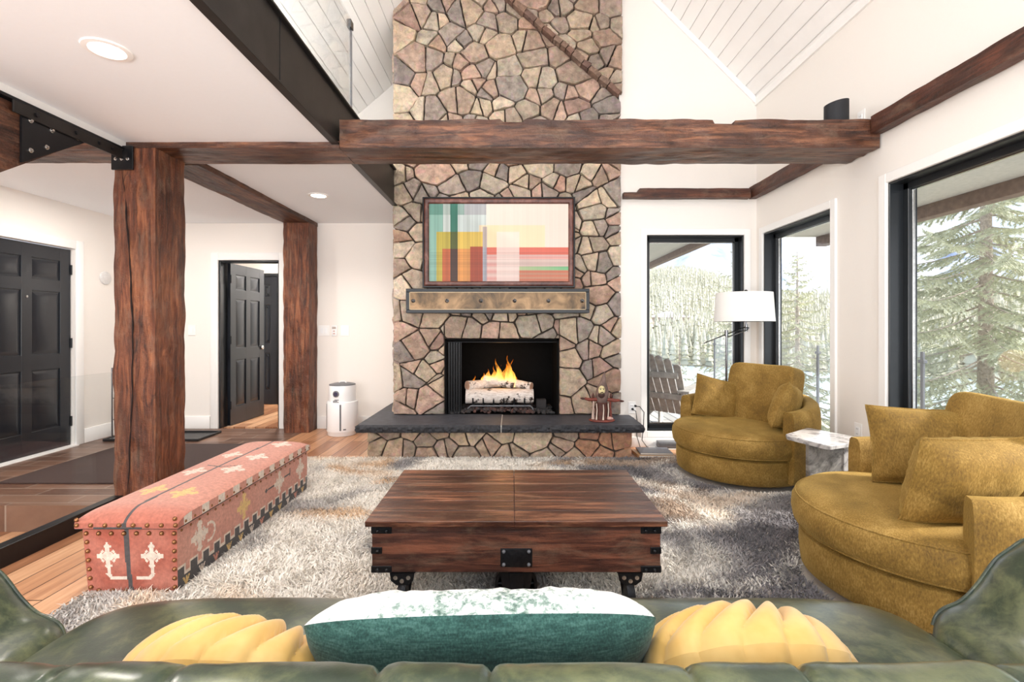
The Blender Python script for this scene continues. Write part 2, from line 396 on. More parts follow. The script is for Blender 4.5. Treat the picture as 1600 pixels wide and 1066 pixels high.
# front door in the left wall (room side faces +x)
Mf = Matrix.Translation((XL-.03, 4.06, .005)) @ Matrix.Rotation(PI/2, 4, 'Z')
door('door_1', Mf, .90, 2.005, .07, .90, knob=False, peep=True)
struct('trim_1', MB().rbox((XL, 3.96, 0), (XL+.02, 4.05, 2.11), .004).rbox((XL, 4.97, 0), (XL+.02, 5.06, 2.11), .004).rbox((XL, 4.05, 2.02), (XL+.02, 4.97, 2.11), .004).rbox((XL-.1, 4.05, -.004), (XL+.05, 4.97, .012), .003), M['white'])
# inner door, standing open into the hall
Mi = Matrix.Translation((-3.455, 5.93, .008)) @ Matrix.Rotation(math.radians(88.2), 4, 'Z')
door('door_2', Mi, .76, 1.995, .69, 0)
struct('trim_2', MB().rbox((-3.61, YB-.02, 0), (-3.52, YB, 2.11), .004).rbox((-2.79, YB-.02, 0), (-2.70, YB, 2.11), .004).rbox((-3.52, YB-.02, 2.02), (-2.79, YB, 2.11), .004), M['white'])
struct('trim_3', MB().rbox((-3.52, YB, 0), (-3.50, YB+.15, 2.02), .003).rbox((-2.81, YB, 0), (-2.79, YB+.15, 2.02), .003).rbox((-3.50, YB, 2.0), (-2.81, YB+.15, 2.02), .003), M['frame'])
# far hall doors seen past it
Mh = Matrix.Translation((-4.18, 7.58, .01)); door('door_3', Mh, .5, 2.0, .05, .5, knob=False)
door('door_4', Matrix.Translation((-3.64, 7.58, .01)), .60, 2.0, .05, 0, knob=False)
struct('wall_hall_end', MB().box((-4.6, 7.63, 0), (-2.4, 7.8, 2.5)), M['wall'])
struct('trim_4', MB().rbox((-4.25, 7.57, 0), (-4.185, 7.63, 2.06), .003).rbox((-3.675, 7.57, 0), (-3.645, 7.63, 2.06), .003).rbox((-3.03, 7.57, 0), (-2.96, 7.63, 2.06), .003).rbox((-4.25, 7.57, 2.015), (-2.96, 7.63, 2.06), .003), M['frame'])

# ------------------------------------------------------------------ hewn timbers
def hewn(name, lo, hi, axis, mat, label, cat, amp=.010, cell=.035, seed=0, notch=None, org=None):
    """solid timber with adze-cut faces: every face is a fine grid pushed in and out by scallops and checks"""
    n = [max(2, int((hi[i]-lo[i])/cell)) for i in range(3)]; n = [min(x, 170) for x in n]
    bm = bmesh.new(); vs = {}
    def vert(i, j, k):
        key = (i, j, k)
        if key not in vs:
            p = Vector([lerp(lo[q], hi[q], (i, j, k)[q]/n[q]) for q in range(3)])
            c = Vector([(lo[q]+hi[q])/2 for q in range(3)]); d = p-c; d[axis] = 0
            ax = p[axis]; tr = [p[q] for q in range(3) if q != axis]
            s1 = abs(noise.noise(Vector((ax*5+seed, tr[0]*7, tr[1]*7)))); s2 = noise.noise(Vector((ax*1.6+seed*3, tr[0]*2, tr[1]*2)))
            s3 = noise.noise(Vector((ax*3, tr[0]*40+seed, tr[1]*40)))
            w = amp*(s1*1.6-.5+s2*.7+s3*.5)
            if d.length > 1e-6: p += d.normalized()*w
            if notch: p = notch(p, (i, j, k), n)
            vs[key] = bm.verts.new(p)
        return vs[key]
    for a in range(3):
        b, c = (a+1) % 3, (a+2) % 3
        for side in (0, n[a]):
            for u in range(n[b]):
                for v in range(n[c]):
                    q = []
                    for du, dv in ((0, 0), (1, 0), (1, 1), (0, 1)):
                        ijk = [0, 0, 0]; ijk[a] = side; ijk[b] = u+du; ijk[c] = v+dv; q.append(vert(*ijk))
                    bm.faces.new(q if side else q[::-1])
    o = build(name, MB().bm(bm), M[mat], None, 38)
    return tag(o, label, cat)
post = hewn('timber_post', (-2.68, 3.25, 0), (-2.40, 3.55, 2.425), 2, 'postZ', 'thick red-brown hewn timber post behind the patterned chest, black steel shoe on top', 'post', .011, .022, 1)
# the long deep check running down its front face
build('shrinkage_check', MB().tube([(-2.63+.06*math.sin(z*1.3)+.04*(2.4-z)/2.4+.012*nz(z*6, 2), 3.246, z) for z in np.linspace(.03, 2.26, 60)], [(.0035+.005*abs(nz(i*.3, 9)))*min(1, i/6, (59-i)/6+.15) for i in range(60)], 6), simple('dark_check', S(30, 14, 10), .9), post, 60)
hewn('timber_post', (-2.63, 5.56, 0), (-2.335, 5.79, 2.425), 2, 'postZ', 'slimmer dark hewn timber post against the back wall beside the open door', 'post', .008, .026, 2)
def notch(p, ijk, n):
    if ijk[2] == n[2]:
        if 1.36 < p.x < 1.50: p.z -= .038
        if -.08 < p.x < .08: p.z -= .02
    return p
hewn('timber_beam', (-1.16, 3.25, 2.425), (XR-.016, 3.58, 2.615), 0, 'postX', 'long grey-brown hewn timber beam crossing in front of the chimney, right part free in the air', 'beam', .010, .022, 3, notch)
hewn('timber_beam', (-2.66, 3.25, 2.425), (-1.165, 3.58, 2.47), 0, 'postX', 'dark lower tie beam under the white ceiling between post and steel loft edge', 'beam', .007, .022, 4)
hewn('timber_beam', (-2.64, 3.585, 2.42), (-2.33, 5.79, 2.468), 1, 'postY', 'dark ceiling beam running back from the thick post to the post at the back wall', 'beam', .007, .026, 5)
hewn('timber_beam', (-4.48, 3.27, 2.425), (-2.69, 3.56, 2.60), 0, 'postX', 'dark hewn beam at the far left between wall and thick post behind the black gusset', 'beam', .009, .03, 6)
hewn('ledger_timber', (XR-.085, YN, 2.515), (XR-.014, 3.240, 2.632), 1, 'trimY', 'dark timber ledger along the right wall above the widest window', 'timber ledger', .005, .026, 7)
hewn('ledger_timber', (XR-.085, 3.60, 2.515), (XR-.014, YF-.02, 2.632), 1, 'trimY', 'dark timber ledger on the right wall behind the cross beam, above the narrow window', 'timber ledger', .005, .026, 8)
def notch2(p, ijk, n):
    if p.x < 1.26 and ijk[2] > n[2]*.6: p.z -= .04
    return p
hewn('ledger_timber', (1.12, YF-.085, 2.515), (XR-.10, YF-.012, 2.61), 0, 'trimX', 'dark timber ledger on the window wall beside the chimney, stepped at its left end', 'timber ledger', .004, .026, 9, notch2)
# stair stringer with gusset, top left
st = empty('stair_stringer', (-2.76, 2.4, 1.6))
tag(st, 'sloping timber stair stringer at the top left edge with a bolted black gusset plate', 'stair stringer')
sl = .70; y1, z1 = 3.0, 2.385
prof = [(y1, z1), (2.55, 2.39), (2.0, 2.39), (1.2, z1-1.8*sl+.62), (1.2, z1-1.8*sl)]
mb = MB(); mb.prism(prof[::-1], lambda y, z: (-2.90, y, z), lambda y, z: (-2.605, y, z))
build('timber', mb, M['postY'], st, 30)
build('gusset_plate', MB().prism([(2.555, 2.39), (2.555, 2.09), (3.005, 2.385)], lambda y, z: (-2.604, y, z), lambda y, z: (-2.592, y, z)), M['black'], st, 30)
b0 = None
for (y, z) in ((2.60, 2.33), (2.60, 2.17), (2.72, 2.325), (2.69, 2.22), (2.88, 2.345)):
    mbb = MB().lathe([(.0, .0), (.013, 0), (.013, .004), (.008, .005), (.008, .012), (0, .013)], 12, Matrix.Translation((-2.592, y, z)) @ Matrix.Rotation(PI/2, 4, 'Y'))
    build('bolt', mbb, M['nickel'], st, 40)
# steel flange under the ceiling edge, running to the post shoe
sb = empty('steel_flange', (-2.6, 2.8, 2.39)); tag(sb, 'black steel flange bolted under the white ceiling edge, ending over the thick post', 'steel bracket')
build('flange', MB().rbox((-2.68, 1.0, 2.400), (-2.585, 3.24, 2.418), .002, 1), M['black'], sb, 30)
build('web_plate', MB().rbox((-2.589, 2.5, 2.335), (-2.579, 3.2, 2.399), .002, 1), M['steel'], sb, 30)
for y in (2.62, 2.86, 3.02, 3.12): build('bolt', MB().lathe([(0, 0), (.012, 0), (.012, .01), (0, .011)], 6, Matrix.Translation((-2.579, y, 2.37)) @ Matrix.Rotation(PI/2, 4, 'Y')), M['black'], sb, 40)
sh = build('shoe_plate', MB().rbox((-2.675, 3.222, 2.27), (-2.53, 3.236, 2.43), .003, 1), M['black'], post, 30)
for x in (-2.64, -2.60, -2.56): build('bolt', MB().lathe([(0, 0), (.011, 0), (.011, .006), (.006, .008), (0, .009)], 10, Matrix.Translation((x, 3.222, 2.34)) @ Matrix.Rotation(PI/2, 4, 'X')), M['nickel'], sh, 40)

# ------------------------------------------------------------------ loft edge
le = empty('steel_fascia', (-1.18, 1.6, 2.45)); tag(le, 'dark steel fascia channel along the loft edge, running back into the stone chimney', 'steel beam')
build('web', MB().box((-1.215, YN, 2.455), (-1.19, YF-.02, 2.815)), M['steel'], le, 30)
build('bottom_flange', MB().rbox((-1.215, YN, 2.448), (-1.165, YF-.02, 2.462), .002, 1), M['steel'], le, 30)
build('top_flange', MB().rbox((-1.215, YN, 2.803), (-1.165, YF-.02, 2.817), .002, 1), M['steel'], le, 30)
build('splice_seam', MB().box((-1.191, 2.474, 2.462), (-1.187, 2.486, 2.803)), M['black'], le, 30)
gg = empty('loft_guard', (-1.19, 2.4, 2.818)); tag(gg, 'frameless glass guard standing on the steel loft edge above the low ceiling', 'glass guard')
for a, b in ((1.25, 2.475), (2.495, 3.57)): build('glass_panel', MB().rbox((-1.196, a, 2.818), (-1.184, b, 3.49), .002, 1), M['guard'], gg, 30)
build('edge_post', MB().rbox((-1.198, 3.566, 2.818), (-1.182, 3.576, 3.45), .002, 1), M['greyplastic'], gg, 30)
build('clip', MB().rbox((-1.206, 3.52, 3.41), (-1.174, 3.582, 3.47), .004, 1), M['chrome'], gg, 30)
# glass guard by the step, left
sg = empty('stair_guard', (-2.6, 2.4, 0)); tag(sg, 'low frameless glass guard in a black floor channel left of the patterned chest', 'glass guard')
build('glass_panel', MB().rbox((-2.612, 1.2, .08), (-2.6, 3.17, .925), .002, 1), M['guard'], sg, 30)
build('floor_channel', MB().rbox((-2.64, 1.0, -.18), (-2.575, 3.2, .105), .003, 1), M['black'], sg, 30)

# ------------------------------------------------------------------ small wall fittings
def plate(name, c, w, h, n, label, cat, kind='y', group=None):
    P = (lambda a, d, z: (c[0]+a, c[1]-d, c[2]+z)) if kind == 'y' else ((lambda a, d, z: (c[0]-d, c[1]+a, c[2]+z)) if kind == 'x' else (lambda a, d, z: (c[0]+d, c[1]+a, c[2]+z)))
    def bx(mb, a, b, e, f, d0, d1, r=.002):
        p, q = P(a, d0, e), P(b, d1, f); mb.rbox(tuple(map(min, p, q)), tuple(map(max, p, q)), r, 1)
    e = empty(name, c); tag(e, label, cat, group)
    m_ = MB(); bx(m_, -w/2, w/2, -h/2, h/2, 0, .006); build('cover_plate', m_, M['white'], e, 30)
    for i in range(n):
        x = (i-(n-1)/2)*.046; m_ = MB(); bx(m_, x-.017, x+.017, -.033, .033, .006, .011); build('rocker' if cat == 'light switch' else 'socket', m_, M['plastic'], e, 30)
        if cat == 'outlet':
            for z in (-.018, .018):
                for dx in (-.006, .006):
                    m_ = MB(); bx(m_, x+dx-.0012, x+dx+.0012, z-.005, z+.005, .0105, .0116, .0004); build('slot', m_, M['blackplastic'], e, 30)
    return e
plate('light_switch', (-2.255, YB-.001, 1.175), .135, .125, 2, 'white double rocker switch on the back wall, nearest the slim post', 'light switch')
plate('light_switch', (-2.005, YB-.001, 1.175), .10, .125, 1, 'white single rocker switch on the back wall, nearest the stone chimney', 'light switch')
th = empty('remote_holder', (-2.13, YB, 1.165)); tag(th, 'small white remote control in a wall cradle between the two switches', 'remote control')
build('cradle', MB().rbox((-2.163, YB-.018, 1.11), (-2.097, YB-.001, 1.235), .005), M['plastic'], th)
build('screen', MB().rbox((-2.153, YB-.021, 1.195), (-2.107, YB-.017, 1.223), .001, 1), simple('pale_screen', S(190, 178, 168), .3), th)
for z in (1.14, 1.17): build('button', MB().rbox((-2.142, YB-.021, z-.007), (-2.118, YB-.017, z+.007), .002, 1), simple('rose_button', S(206, 170, 160), .5), th)
plate('light_switch', (-3.84, YB-.001, 1.18), .09, .125, 1, 'white rocker switch left of the open inner door, just right of the thick post', 'light switch')
plate('outlet', (XR-.001, 3.44, 2.70), .075, .12, 1, 'white outlet high on the right wall beside the black speaker', 'outlet', 'x')
plate('outlet', (XR-.001, 3.47, .47), .075, .12, 1, 'white outlet low on the right wall between the two windows', 'outlet', 'x')
pl = plate('outlet', (1.22, YF-.001, .40), .075, .12, 1, 'white outlet on the window wall right of the hearth with two black plugs', 'outlet')
ch = build('door_chime', MB().lathe([(0, .02), (.06, .02), (.07, .014), (.072, 0)][::-1], 32, Matrix.Translation((XL+.001, 5.34, 1.76)) @ Matrix.Rotation(PI/2, 4, 'Y')), simple('pale_grey_plastic', S(222, 220, 218), .5), None, 40)
tag(ch, 'round pale grey wall disc right of the black front door', 'wall sensor')

# recessed lamps
def downlight(x, y, label, real=True):
    e = empty('recessed_light', (x, y, CEIL)); tag(e, label, 'ceiling light', 'recessed ceiling lights')
    build('trim_ring', MB().lathe([(.066, -.004), (.07, -.008), (.092, -.006), (.095, .0), (.066, 0)], 40, Matrix.Translation((x, y, CEIL))), M['white'], e, 40)
    build('lens', MB().lathe([(0, -.003), (.066, -.004)], 32, Matrix.Translation((x, y, CEIL))), M['lamp_on'], e, 60)
    ld = bpy.data.lights.new('recessed_lamp', 'SPOT'); ld.energy = 55; ld.spot_size = 2.5; ld.spot_blend = .8; ld.shadow_soft_size = .06; ld.color = (1, .94, .87)
    lo = bpy.data.objects.new('recessed_lamp', ld); COL.objects.link(lo); lo.location = (x, y, CEIL-.02)
    return e
downlight(-1.815, 2.167, 'recessed ceiling light near the top left corner, the nearer of the two')
downlight(-1.83, 4.57, 'recessed ceiling light behind the cross beam, near the back wall')
# ================================================================== fireplace
PAL = [S(200, 180, 156), S(188, 168, 146), S(176, 158, 140), S(166, 150, 138), S(154, 142, 132), S(196, 172, 148), S(178, 152, 134), S(190, 160, 142), S(184, 170, 152), S(144, 132, 124), S(206, 188, 166), S(172, 150, 132)]
def clip(poly, a, b, c):                              # keep a*x+b*y<=c
    out = []
    for i in range(len(poly)):
        p, q = poly[i], poly[(i+1) % len(poly)]; dp = a*p[0]+b*p[1]-c; dq = a*q[0]+b*q[1]-c
        if dp <= 0: out.append(p)
        if dp*dq < 0: t = dp/(dp-dq); out.append((p[0]+(q[0]-p[0])*t, p[1]+(q[1]-p[1])*t))
    return out
def inset_round(poly, jit, rng):
    pts = []
    for i in range(len(poly)):
        p, q = Vector(poly[i]), Vector(poly[(i+1) % len(poly)]); L = (q-p).length
        if L < .012: continue
        k = max(2, int(L/.035)); nrm = Vector(((q-p).y, -(q-p).x)).normalized()
        for j in range(k):
            t = (j+.5)/k if k > 2 else (.17, .83)[j]
            if k > 2 and j == 0: t = .22/k
            if k > 2 and j == k-1: t = 1-.22/k
            pts.append(p.lerp(q, t)-nrm*rng.uniform(-jit*.2, jit))
    return pts
def masonry(mb, u0, u1, v0, v1, P, size=.2, gap=.011, depth=.04, rng=None, hole=None, cut=None, pal=PAL, base=0.0, aniso=1.25, warm=None):
    """laid field stone: power cells with open joints; P maps (u, v, out) to the place"""
    rng = rng or random.Random(3); W, H = u1-u0, v1-v0
    sites = []; tries = 0
    while tries < 6000:
        tries += 1
        p = (rng.uniform(u0, u1), rng.uniform(v0, v1)); r = size*rng.choice((.5, .6, .75, .9, 1.0, 1.1))
        if all(math.hypot((p[0]-s[0])/aniso, p[1]-s[1]) > .5*(r+s[2]) for s in sites): sites.append((p[0], p[1], r))
    def sharp(h):                                         # smallest corner angle
        m = 9
        for i in range(len(h)):
            p, q, r = Vector(h[i-1]), Vector(h[i]), Vector(h[(i+1) % len(h)])
            if (p-q).length > .02 and (r-q).length > .02: m = min(m, (p-q).angle(r-q))
        return m
    def split(poly, thr, lvl=0):
        ar = abs(sum(poly[i][0]*poly[(i+1) % len(poly)][1]-poly[(i+1) % len(poly)][0]*poly[i][1] for i in range(len(poly))))/2
        if ar < thr or len(poly) < 3 or lvl > 0 or rng.random() < .35: return [poly]
        cx = sum(p[0] for p in poly)/len(poly); cy = sum(p[1] for p in poly)/len(poly)
        far = max(((p, q) for p in poly for q in poly), key=lambda t: (t[0][0]-t[1][0])**2+(t[0][1]-t[1][1])**2)
        an = math.atan2(far[0][1]-far[1][1], far[0][0]-far[1][0])+rng.uniform(-.34, .34); a, b = math.cos(an), math.sin(an)
        k = rng.uniform(-.14, .14)*math.sqrt(ar); c = a*cx+b*cy+k
        for _ in range(8):
            hs = [clip(poly, a, b, c-gap/2), clip(poly, -a, -b, -c-gap/2)]
            if all(len(h) > 3 and sharp(h) > .85 for h in hs): return hs
            an += rng.uniform(-.5, .5); a, b = math.cos(an), math.sin(an); c = a*cx+b*cy+rng.uniform(-.12, .12)*math.sqrt(ar)
        return [poly]
    cells = []
    for s in sites:
        poly = [(u0, v0), (u1, v0), (u1, v1), (u0, v1)]
        for t in sites:
            if t is s: continue
            dx, dy = (t[0]-s[0])/aniso**2, t[1]-s[1]
            if abs(t[0]-s[0]) > size*3.6 or abs(dy) > size*3.6: continue
            ln = math.hypot(dx, dy)
            c = ((t[0]**2-s[0]**2)/aniso**2+t[1]**2-s[1]**2-(t[2]**2-s[2]**2)*.25)/2
            poly = clip(poly, dx, dy, c-gap/2*ln)
            if len(poly) < 3: break
        if len(poly) < 3: continue
        parts = [poly]
        if hole and max(p[0] for p in poly) > hole[0] and min(p[0] for p in poly) < hole[1] and min(p[1] for p in poly) < hole[3]:
            top = clip(clip(clip(poly, 0, -1, -hole[3]-.002), -1, 0, -hole[0]), 1, 0, hole[1])
            parts = [clip(poly, 1, 0, hole[0]-.003), clip(poly, -1, 0, -hole[1]-.003), top]
        if cut: parts = [clip(p, *cut) if len(p) > 2 else [] for p in parts]
        for p in parts:
            if len(p) > 2: cells += split(p, size*size*.45)
    for poly in cells:
        if max(p[0] for p in poly)-min(p[0] for p in poly) < .022 or max(p[1] for p in poly)-min(p[1] for p in poly) < .022: continue
        pts = inset_round(poly, .006, rng)
        if len(pts) < 5: continue
        c = sum(pts, Vector((0, 0)))/len(pts); n = len(pts)
        col = rng.choice(pal); k = rng.uniform(1.04, 1.30); col = tuple(min(1, x*k) for x in col)
        if warm: col = warm(c.x, c.y, col, rng)
        tl = (rng.uniform(-.10, .10), rng.uniform(-.10, .10)); d0 = depth*rng.uniform(.75, 1.25); sd = rng.uniform(0, 99)
        def dd(p, f): 
            q = p-c
            return base+d0*f+(q.x*tl[0]+q.y*tl[1])*f+.012*nz(p.x*16+sd, p.y*16)*f
        vs = [P(p.x, p.y, base-.03) for p in pts]+[P(p.x, p.y, base+d0*.62+.006*nz(p.x*20, p.y*20, sd)) for p in pts]
        for sc, f in ((.965, .93), (.86, 1.0), (.45, 1.02)):
            for p in pts: q = c+(p-c)*sc; vs.append(P(q.x, q.y, dd(q, f)))
        vs.append(P(c.x, c.y, dd(c, 1.04)))
        fs = []; cs = []
        for r in range(4):
            for i in range(n):
                fs.append((r*n+i, r*n+(i+1) % n, (r+1)*n+(i+1) % n, (r+1)*n+i)); cs.append(tuple(x*(.93+.14*rng.random()) for x in col))
        for i in range(n): fs.append((4*n+i, 4*n+(i+1) % n, 5*n)); cs.append(col)
        mb.add(vs, fs, None, cs)
CX0, CX1, YS = -1.205, 1.105, 4.93
OP = (-.685, .478, .33, 1.10)
fp = empty('fireplace', (-.05, 5.0, 0)); tag(fp, 'floor to ceiling stone fireplace with black firebox and long slate hearth', 'fireplace')
core = MB(); 
for (a, b, c, d) in ((CX0+.03, OP[0], 0, 5.2), (OP[1], CX1-.03, 0, 5.2), (OP[0], OP[1], OP[3], 5.2), (OP[0], OP[1], 0, .30)):
    core.box((a, YS, c), (b, YB-.003, d))
build('mortar_core', core, M['mortar'], fp, 30)
rng = random.Random(11); sm = MB()
Pf = lambda u, v, d: (u, YS-d, v)
def rust(u, v, col, rng):
    t = sstep(.95-v, 0, .5)*.25
    if rng.random() < .05+t*.5: return mixc(col, S(186, 136, 114), .45)
    return col
dl = (1.10+.097, 3.50-4.54); nn = math.hypot(*dl); a_, b_ = -dl[1]/nn, dl[0]/nn      # unit normal of the diagonal ledge, pointing up right
cc_ = a_*-.097+b_*4.54
masonry(sm, CX0, CX1, .335, 5.2, Pf, .235, .008, .045, rng, OP, (a_, b_, cc_-.0), warm=rust)
masonry(sm, CX0, CX1, 3.2, 5.2, Pf, .225, .008, .045, rng, None, (-a_, -b_, -cc_-.045), base=.07, pal=[mixc(c, S(150, 125, 105), .35) for c in PAL])
# coping of small dark stones along the ledge
L = nn*1.35; k = 0; t = -.32
while t < nn+.02:
    w = rng.uniform(.07, .15); p = Vector((-.097, 4.54))+Vector((dl[0]/nn, dl[1]/nn))*t
    col = mixc(rng.choice(PAL), S(112, 74, 62), .7); d = Vector((dl[0]/nn, dl[1]/nn)); up = Vector((a_, b_))
    q = [p, p+d*(w-.01), p+d*(w-.01)+up*rng.uniform(.04, .07), p+up*rng.uniform(.04, .07)]
    if q[1].x < CX1+.02: sm.prism([tuple(x) for x in q], lambda u, v: Pf(u, v, -.03), lambda u, v: Pf(u, v, .105+rng.uniform(0, .02)), col)
    t += w
masonry(sm, YS-.02, YB-.01, .335, 5.2, lambda u, v, d: (CX0+.03-d, u, v), .24, .009, .035, rng)
build('stone_facing', sm, M['stone'], fp, 28, color=True)
# firebox
fb = MB(); x0, x1, z0, z1 = OP; t = .02
fb.box((x0, YS-.0, z0-.03), (x0+t, 5.52, z1)); fb.box((x1-t, YS, z0-.03), (x1, 5.52, z1)); fb.box((x0, 5.50, z0-.03), (x1, 5.52, z1)); fb.box((x0, YS, z1-t), (x1, 5.52, z1)); fb.box((x0, YS, z0-.04), (x1, 5.52, z0-.008))
build('firebox', fb, M['firebox'], fp, 30)
build('screen_rail', MB().cyl((x0+.02, 4.965, z1-.035), (x1-.02, 4.965, z1-.035), .006), M['black'], fp, 40)
mesh = MB()
for i in range(11):
    xx = x0+.03+.013*i; mesh.cyl((xx, 4.965+.012*(-1)**i, z0), (xx, 4.965+.012*(-1)**i, z1-.04), .0055, n=6)
build('mesh_curtain', mesh, M['black'], fp, 60)
# hearth base stones + slab
hb = MB(); HB = (-1.345, 1.115, 4.50)
hbm = MB().box((HB[0]+.03, HB[2]+.01, 0), (HB[1]-.03, YS, .262)).box((HB[0]+.03, YS, 0), (CX0+.03, YB-.003, .262))
build('hearth_core', hbm, M['mortar'], fp, 30)
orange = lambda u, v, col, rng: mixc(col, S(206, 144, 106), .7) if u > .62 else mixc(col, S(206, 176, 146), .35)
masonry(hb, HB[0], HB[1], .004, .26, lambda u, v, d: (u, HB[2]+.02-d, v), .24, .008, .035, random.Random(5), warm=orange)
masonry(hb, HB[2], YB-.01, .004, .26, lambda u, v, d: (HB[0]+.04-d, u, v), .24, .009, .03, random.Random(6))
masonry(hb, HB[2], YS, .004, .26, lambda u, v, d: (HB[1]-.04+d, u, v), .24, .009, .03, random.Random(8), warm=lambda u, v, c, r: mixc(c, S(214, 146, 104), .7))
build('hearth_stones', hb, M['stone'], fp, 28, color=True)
def slab(u0, u1):
    mb = MB(); z0, z1 = .262, .33; yF = 4.365
    mb.box((u0, yF+.02, z0), (u1, YS-.005, z1))
    return mb
def rough_edge(mb, path, z0, z1, sd):                 # chiselled lip following a path, outwards normal on its right
    rows = 5; P = [Vector(p) for p in path]; n = len(P)
    vs = []; fs = []
    for i, p in enumerate(P):
        t = (P[min(i+1, n-1)]-P[max(i-1, 0)]).normalized(); nn_ = Vector((t.y, -t.x))
        for r in range(rows):
            f = r/(rows-1); o_ = (.004+.020*math.sin(PI*(.15+.7*f)))*(1+.9*nz(i*.55+sd, r*1.3))+.010*nz(i*.21, sd)
            if r == rows-1: o_ = .003+.004*nz(i*.4, sd)
            vs.append((p.x+nn_.x*o_, p.y+nn_.y*o_, lerp(z0, z1, f)))
    for i in range(n-1):
        for r in range(rows-1): fs.append((i*rows+r, (i+1)*rows+r, (i+1)*rows+r+1, i*rows+r+1))
    mb.add(vs, fs)
def pathseg(a, b, step=.014):
    a, b = Vector(a), Vector(b); k = max(2, int((b-a).length/step)); return [a.lerp(b, i/k) for i in range(k+1)]
SX0, SX1, SY = -1.40, 1.182, 4.38
sl1 = MB().box((SX0, SY, .264), (-.103, YS-.002, .33)).box((SX0, YS-.002, .264), (CX0+.002, YB-.004, .33))
e1 = MB(); rough_edge(e1, pathseg((SX0, YB-.01), (SX0, SY))[:-1]+pathseg((SX0, SY), (-.103, SY)), .262, .33, 1)
o = build('hearth_slab', sl1, M['slate'], fp, 30); build('chiselled_edge', e1, M['slate_edge'], o, 25)
sl2 = MB().box((-.093, SY, .264), (SX1, YS-.04, .33))
e2 = MB(); rough_edge(e2, pathseg((-.093, SY), (SX1, SY))[:-1]+pathseg((SX1, SY), (SX1, YS-.04)), .262, .33, 2)
o = build('hearth_slab', sl2, M['slate'], fp, 30); build('chiselled_edge', e2, M['slate_edge'], o, 25)
build('joint', MB().box((-.1035, SY-.012, .266), (-.0925, YS-.01, .327)), simple('pale_grout', S(196, 192, 186), .8), fp, 30)
# mantel
mt = empty('mantel_shelf', (-.14, 4.8, 1.37)); tag(mt, 'bronze-faced steel mantel box with six studs below the framed screen', 'mantel')
ma, mb_, mz0, mz1, my = -1.03, .752, 1.355, 1.592, 4.70
build('box', MB().rbox((ma, my, mz0), (mb_, YS-.002-.045, mz1), .006, 1), M['steel'], mt, 30)
fr = MB(); w = .032
for lo, hi in (((ma, mz0), (mb_, mz0+w)), ((ma, mz1-w), (mb_, mz1)), ((ma, mz0+w), (ma+w, mz1-w)), ((mb_-w, mz0+w), (mb_, mz1-w))): fr.rbox((lo[0], my-.012, lo[1]), (hi[0], my+.002, hi[1]), .003, 1)
build('rim', fr, M['black'], mt, 30)
m_, nt, b = mat_new('mottled_bronze')
nf = noise_n(nt, coords(nt), 5.5, 6, .6, .8); nt.links.new(ramp(nt, nf, [(.3, S(52, 44, 36)), (.5, S(108, 86, 62)), (.68, S(150, 120, 88))]), b.inputs['Base Color']); setv(b, Roughness=.42, Metallic=.5)
build('bronze_panel', MB().box((ma+w, my-.004, mz0+w), (mb_-w, my+.001, mz1-w)), m_, mt, 30)
beadm = MB()
for lo, hi in (((ma+w, mz0+w), (mb_-w, mz0+w+.006)), ((ma+w, mz1-w-.006), (mb_-w, mz1-w)), ((ma+w, mz0+w), (ma+w+.006, mz1-w)), ((mb_-w-.006, mz0+w), (mb_-w, mz1-w))): beadm.box((lo[0], my-.008, lo[1]), (hi[0], my-.003, hi[1]))
build('inner_bead', beadm, simple('pale_bronze', S(170, 150, 122), .4, .5), mt, 30)
for i in range(6):
    x = lerp(ma+.07, mb_-.07, i/5)
    build('stud', MB().lathe([(.0, .011), (.006, .010), (.011, .005), (.017, .002), (.02, 0)][::-1], 14, Matrix.Translation((x, my-.004, (mz0+mz1)/2)) @ Matrix.Rotation(PI/2, 4, 'X')), M['chrome'], mt, 50)
# framed screen with the striped picture
tv = empty('framed_screen', (-.13, 4.85, 1.61)); tag(tv, 'wide wood-framed screen showing stripes and blocks of colour above the mantel', 'screen')
fa, fb_, fz0, fz1, fy = -.892, .628, 1.612, 2.515, 4.83
build('backing', MB().box((fa+.02, fy+.01, fz0+.02), (fb_-.02, YS-.046, fz1-.02)), M['blackplastic'], tv, 30)
def mitred(a, b, z0, z1, w, prof):
    mb = MB(); n = len(prof)
    cor = [(a, z0, 1, 1), (b, z0, -1, 1), (b, z1, -1, -1), (a, z1, 1, -1)]; vs = []
    for (x, z, sx, sz) in cor:
        for (d, o_) in prof: vs.append((x+sx*d, fy-o_, z+sz*d))
    fs = []
    for q in range(4):
        for i in range(n-1): fs.append((q*n+i, q*n+i+1, ((q+1) % 4)*n+i+1, ((q+1) % 4)*n+i))
    return mb.add(vs, fs)
build('outer_frame', mitred(fa, fb_, fz0, fz1, 0, [(0, -.05), (0, .018), (.004, .022), (.014, .022), (.017, .014)]), M['black'], tv, 30)
m_, nt, b = mat_new('frame_wood')
nf = noise_n(nt, coords(nt, (3, 3, 3)), 4, 6, .65, .4); nt.links.new(ramp(nt, nf, [(.3, S(52, 26, 22)), (.55, S(104, 62, 52)), (.75, S(140, 96, 82))]), b.inputs['Base Color']); setv(b, Roughness=.35)
build('wood_frame', mitred(fa, fb_, fz0, fz1, 0, [(.016, .0), (.017, .016), (.030, .024), (.054, .020), (.062, .010), (.066, .0)]), m_, tv, 30)
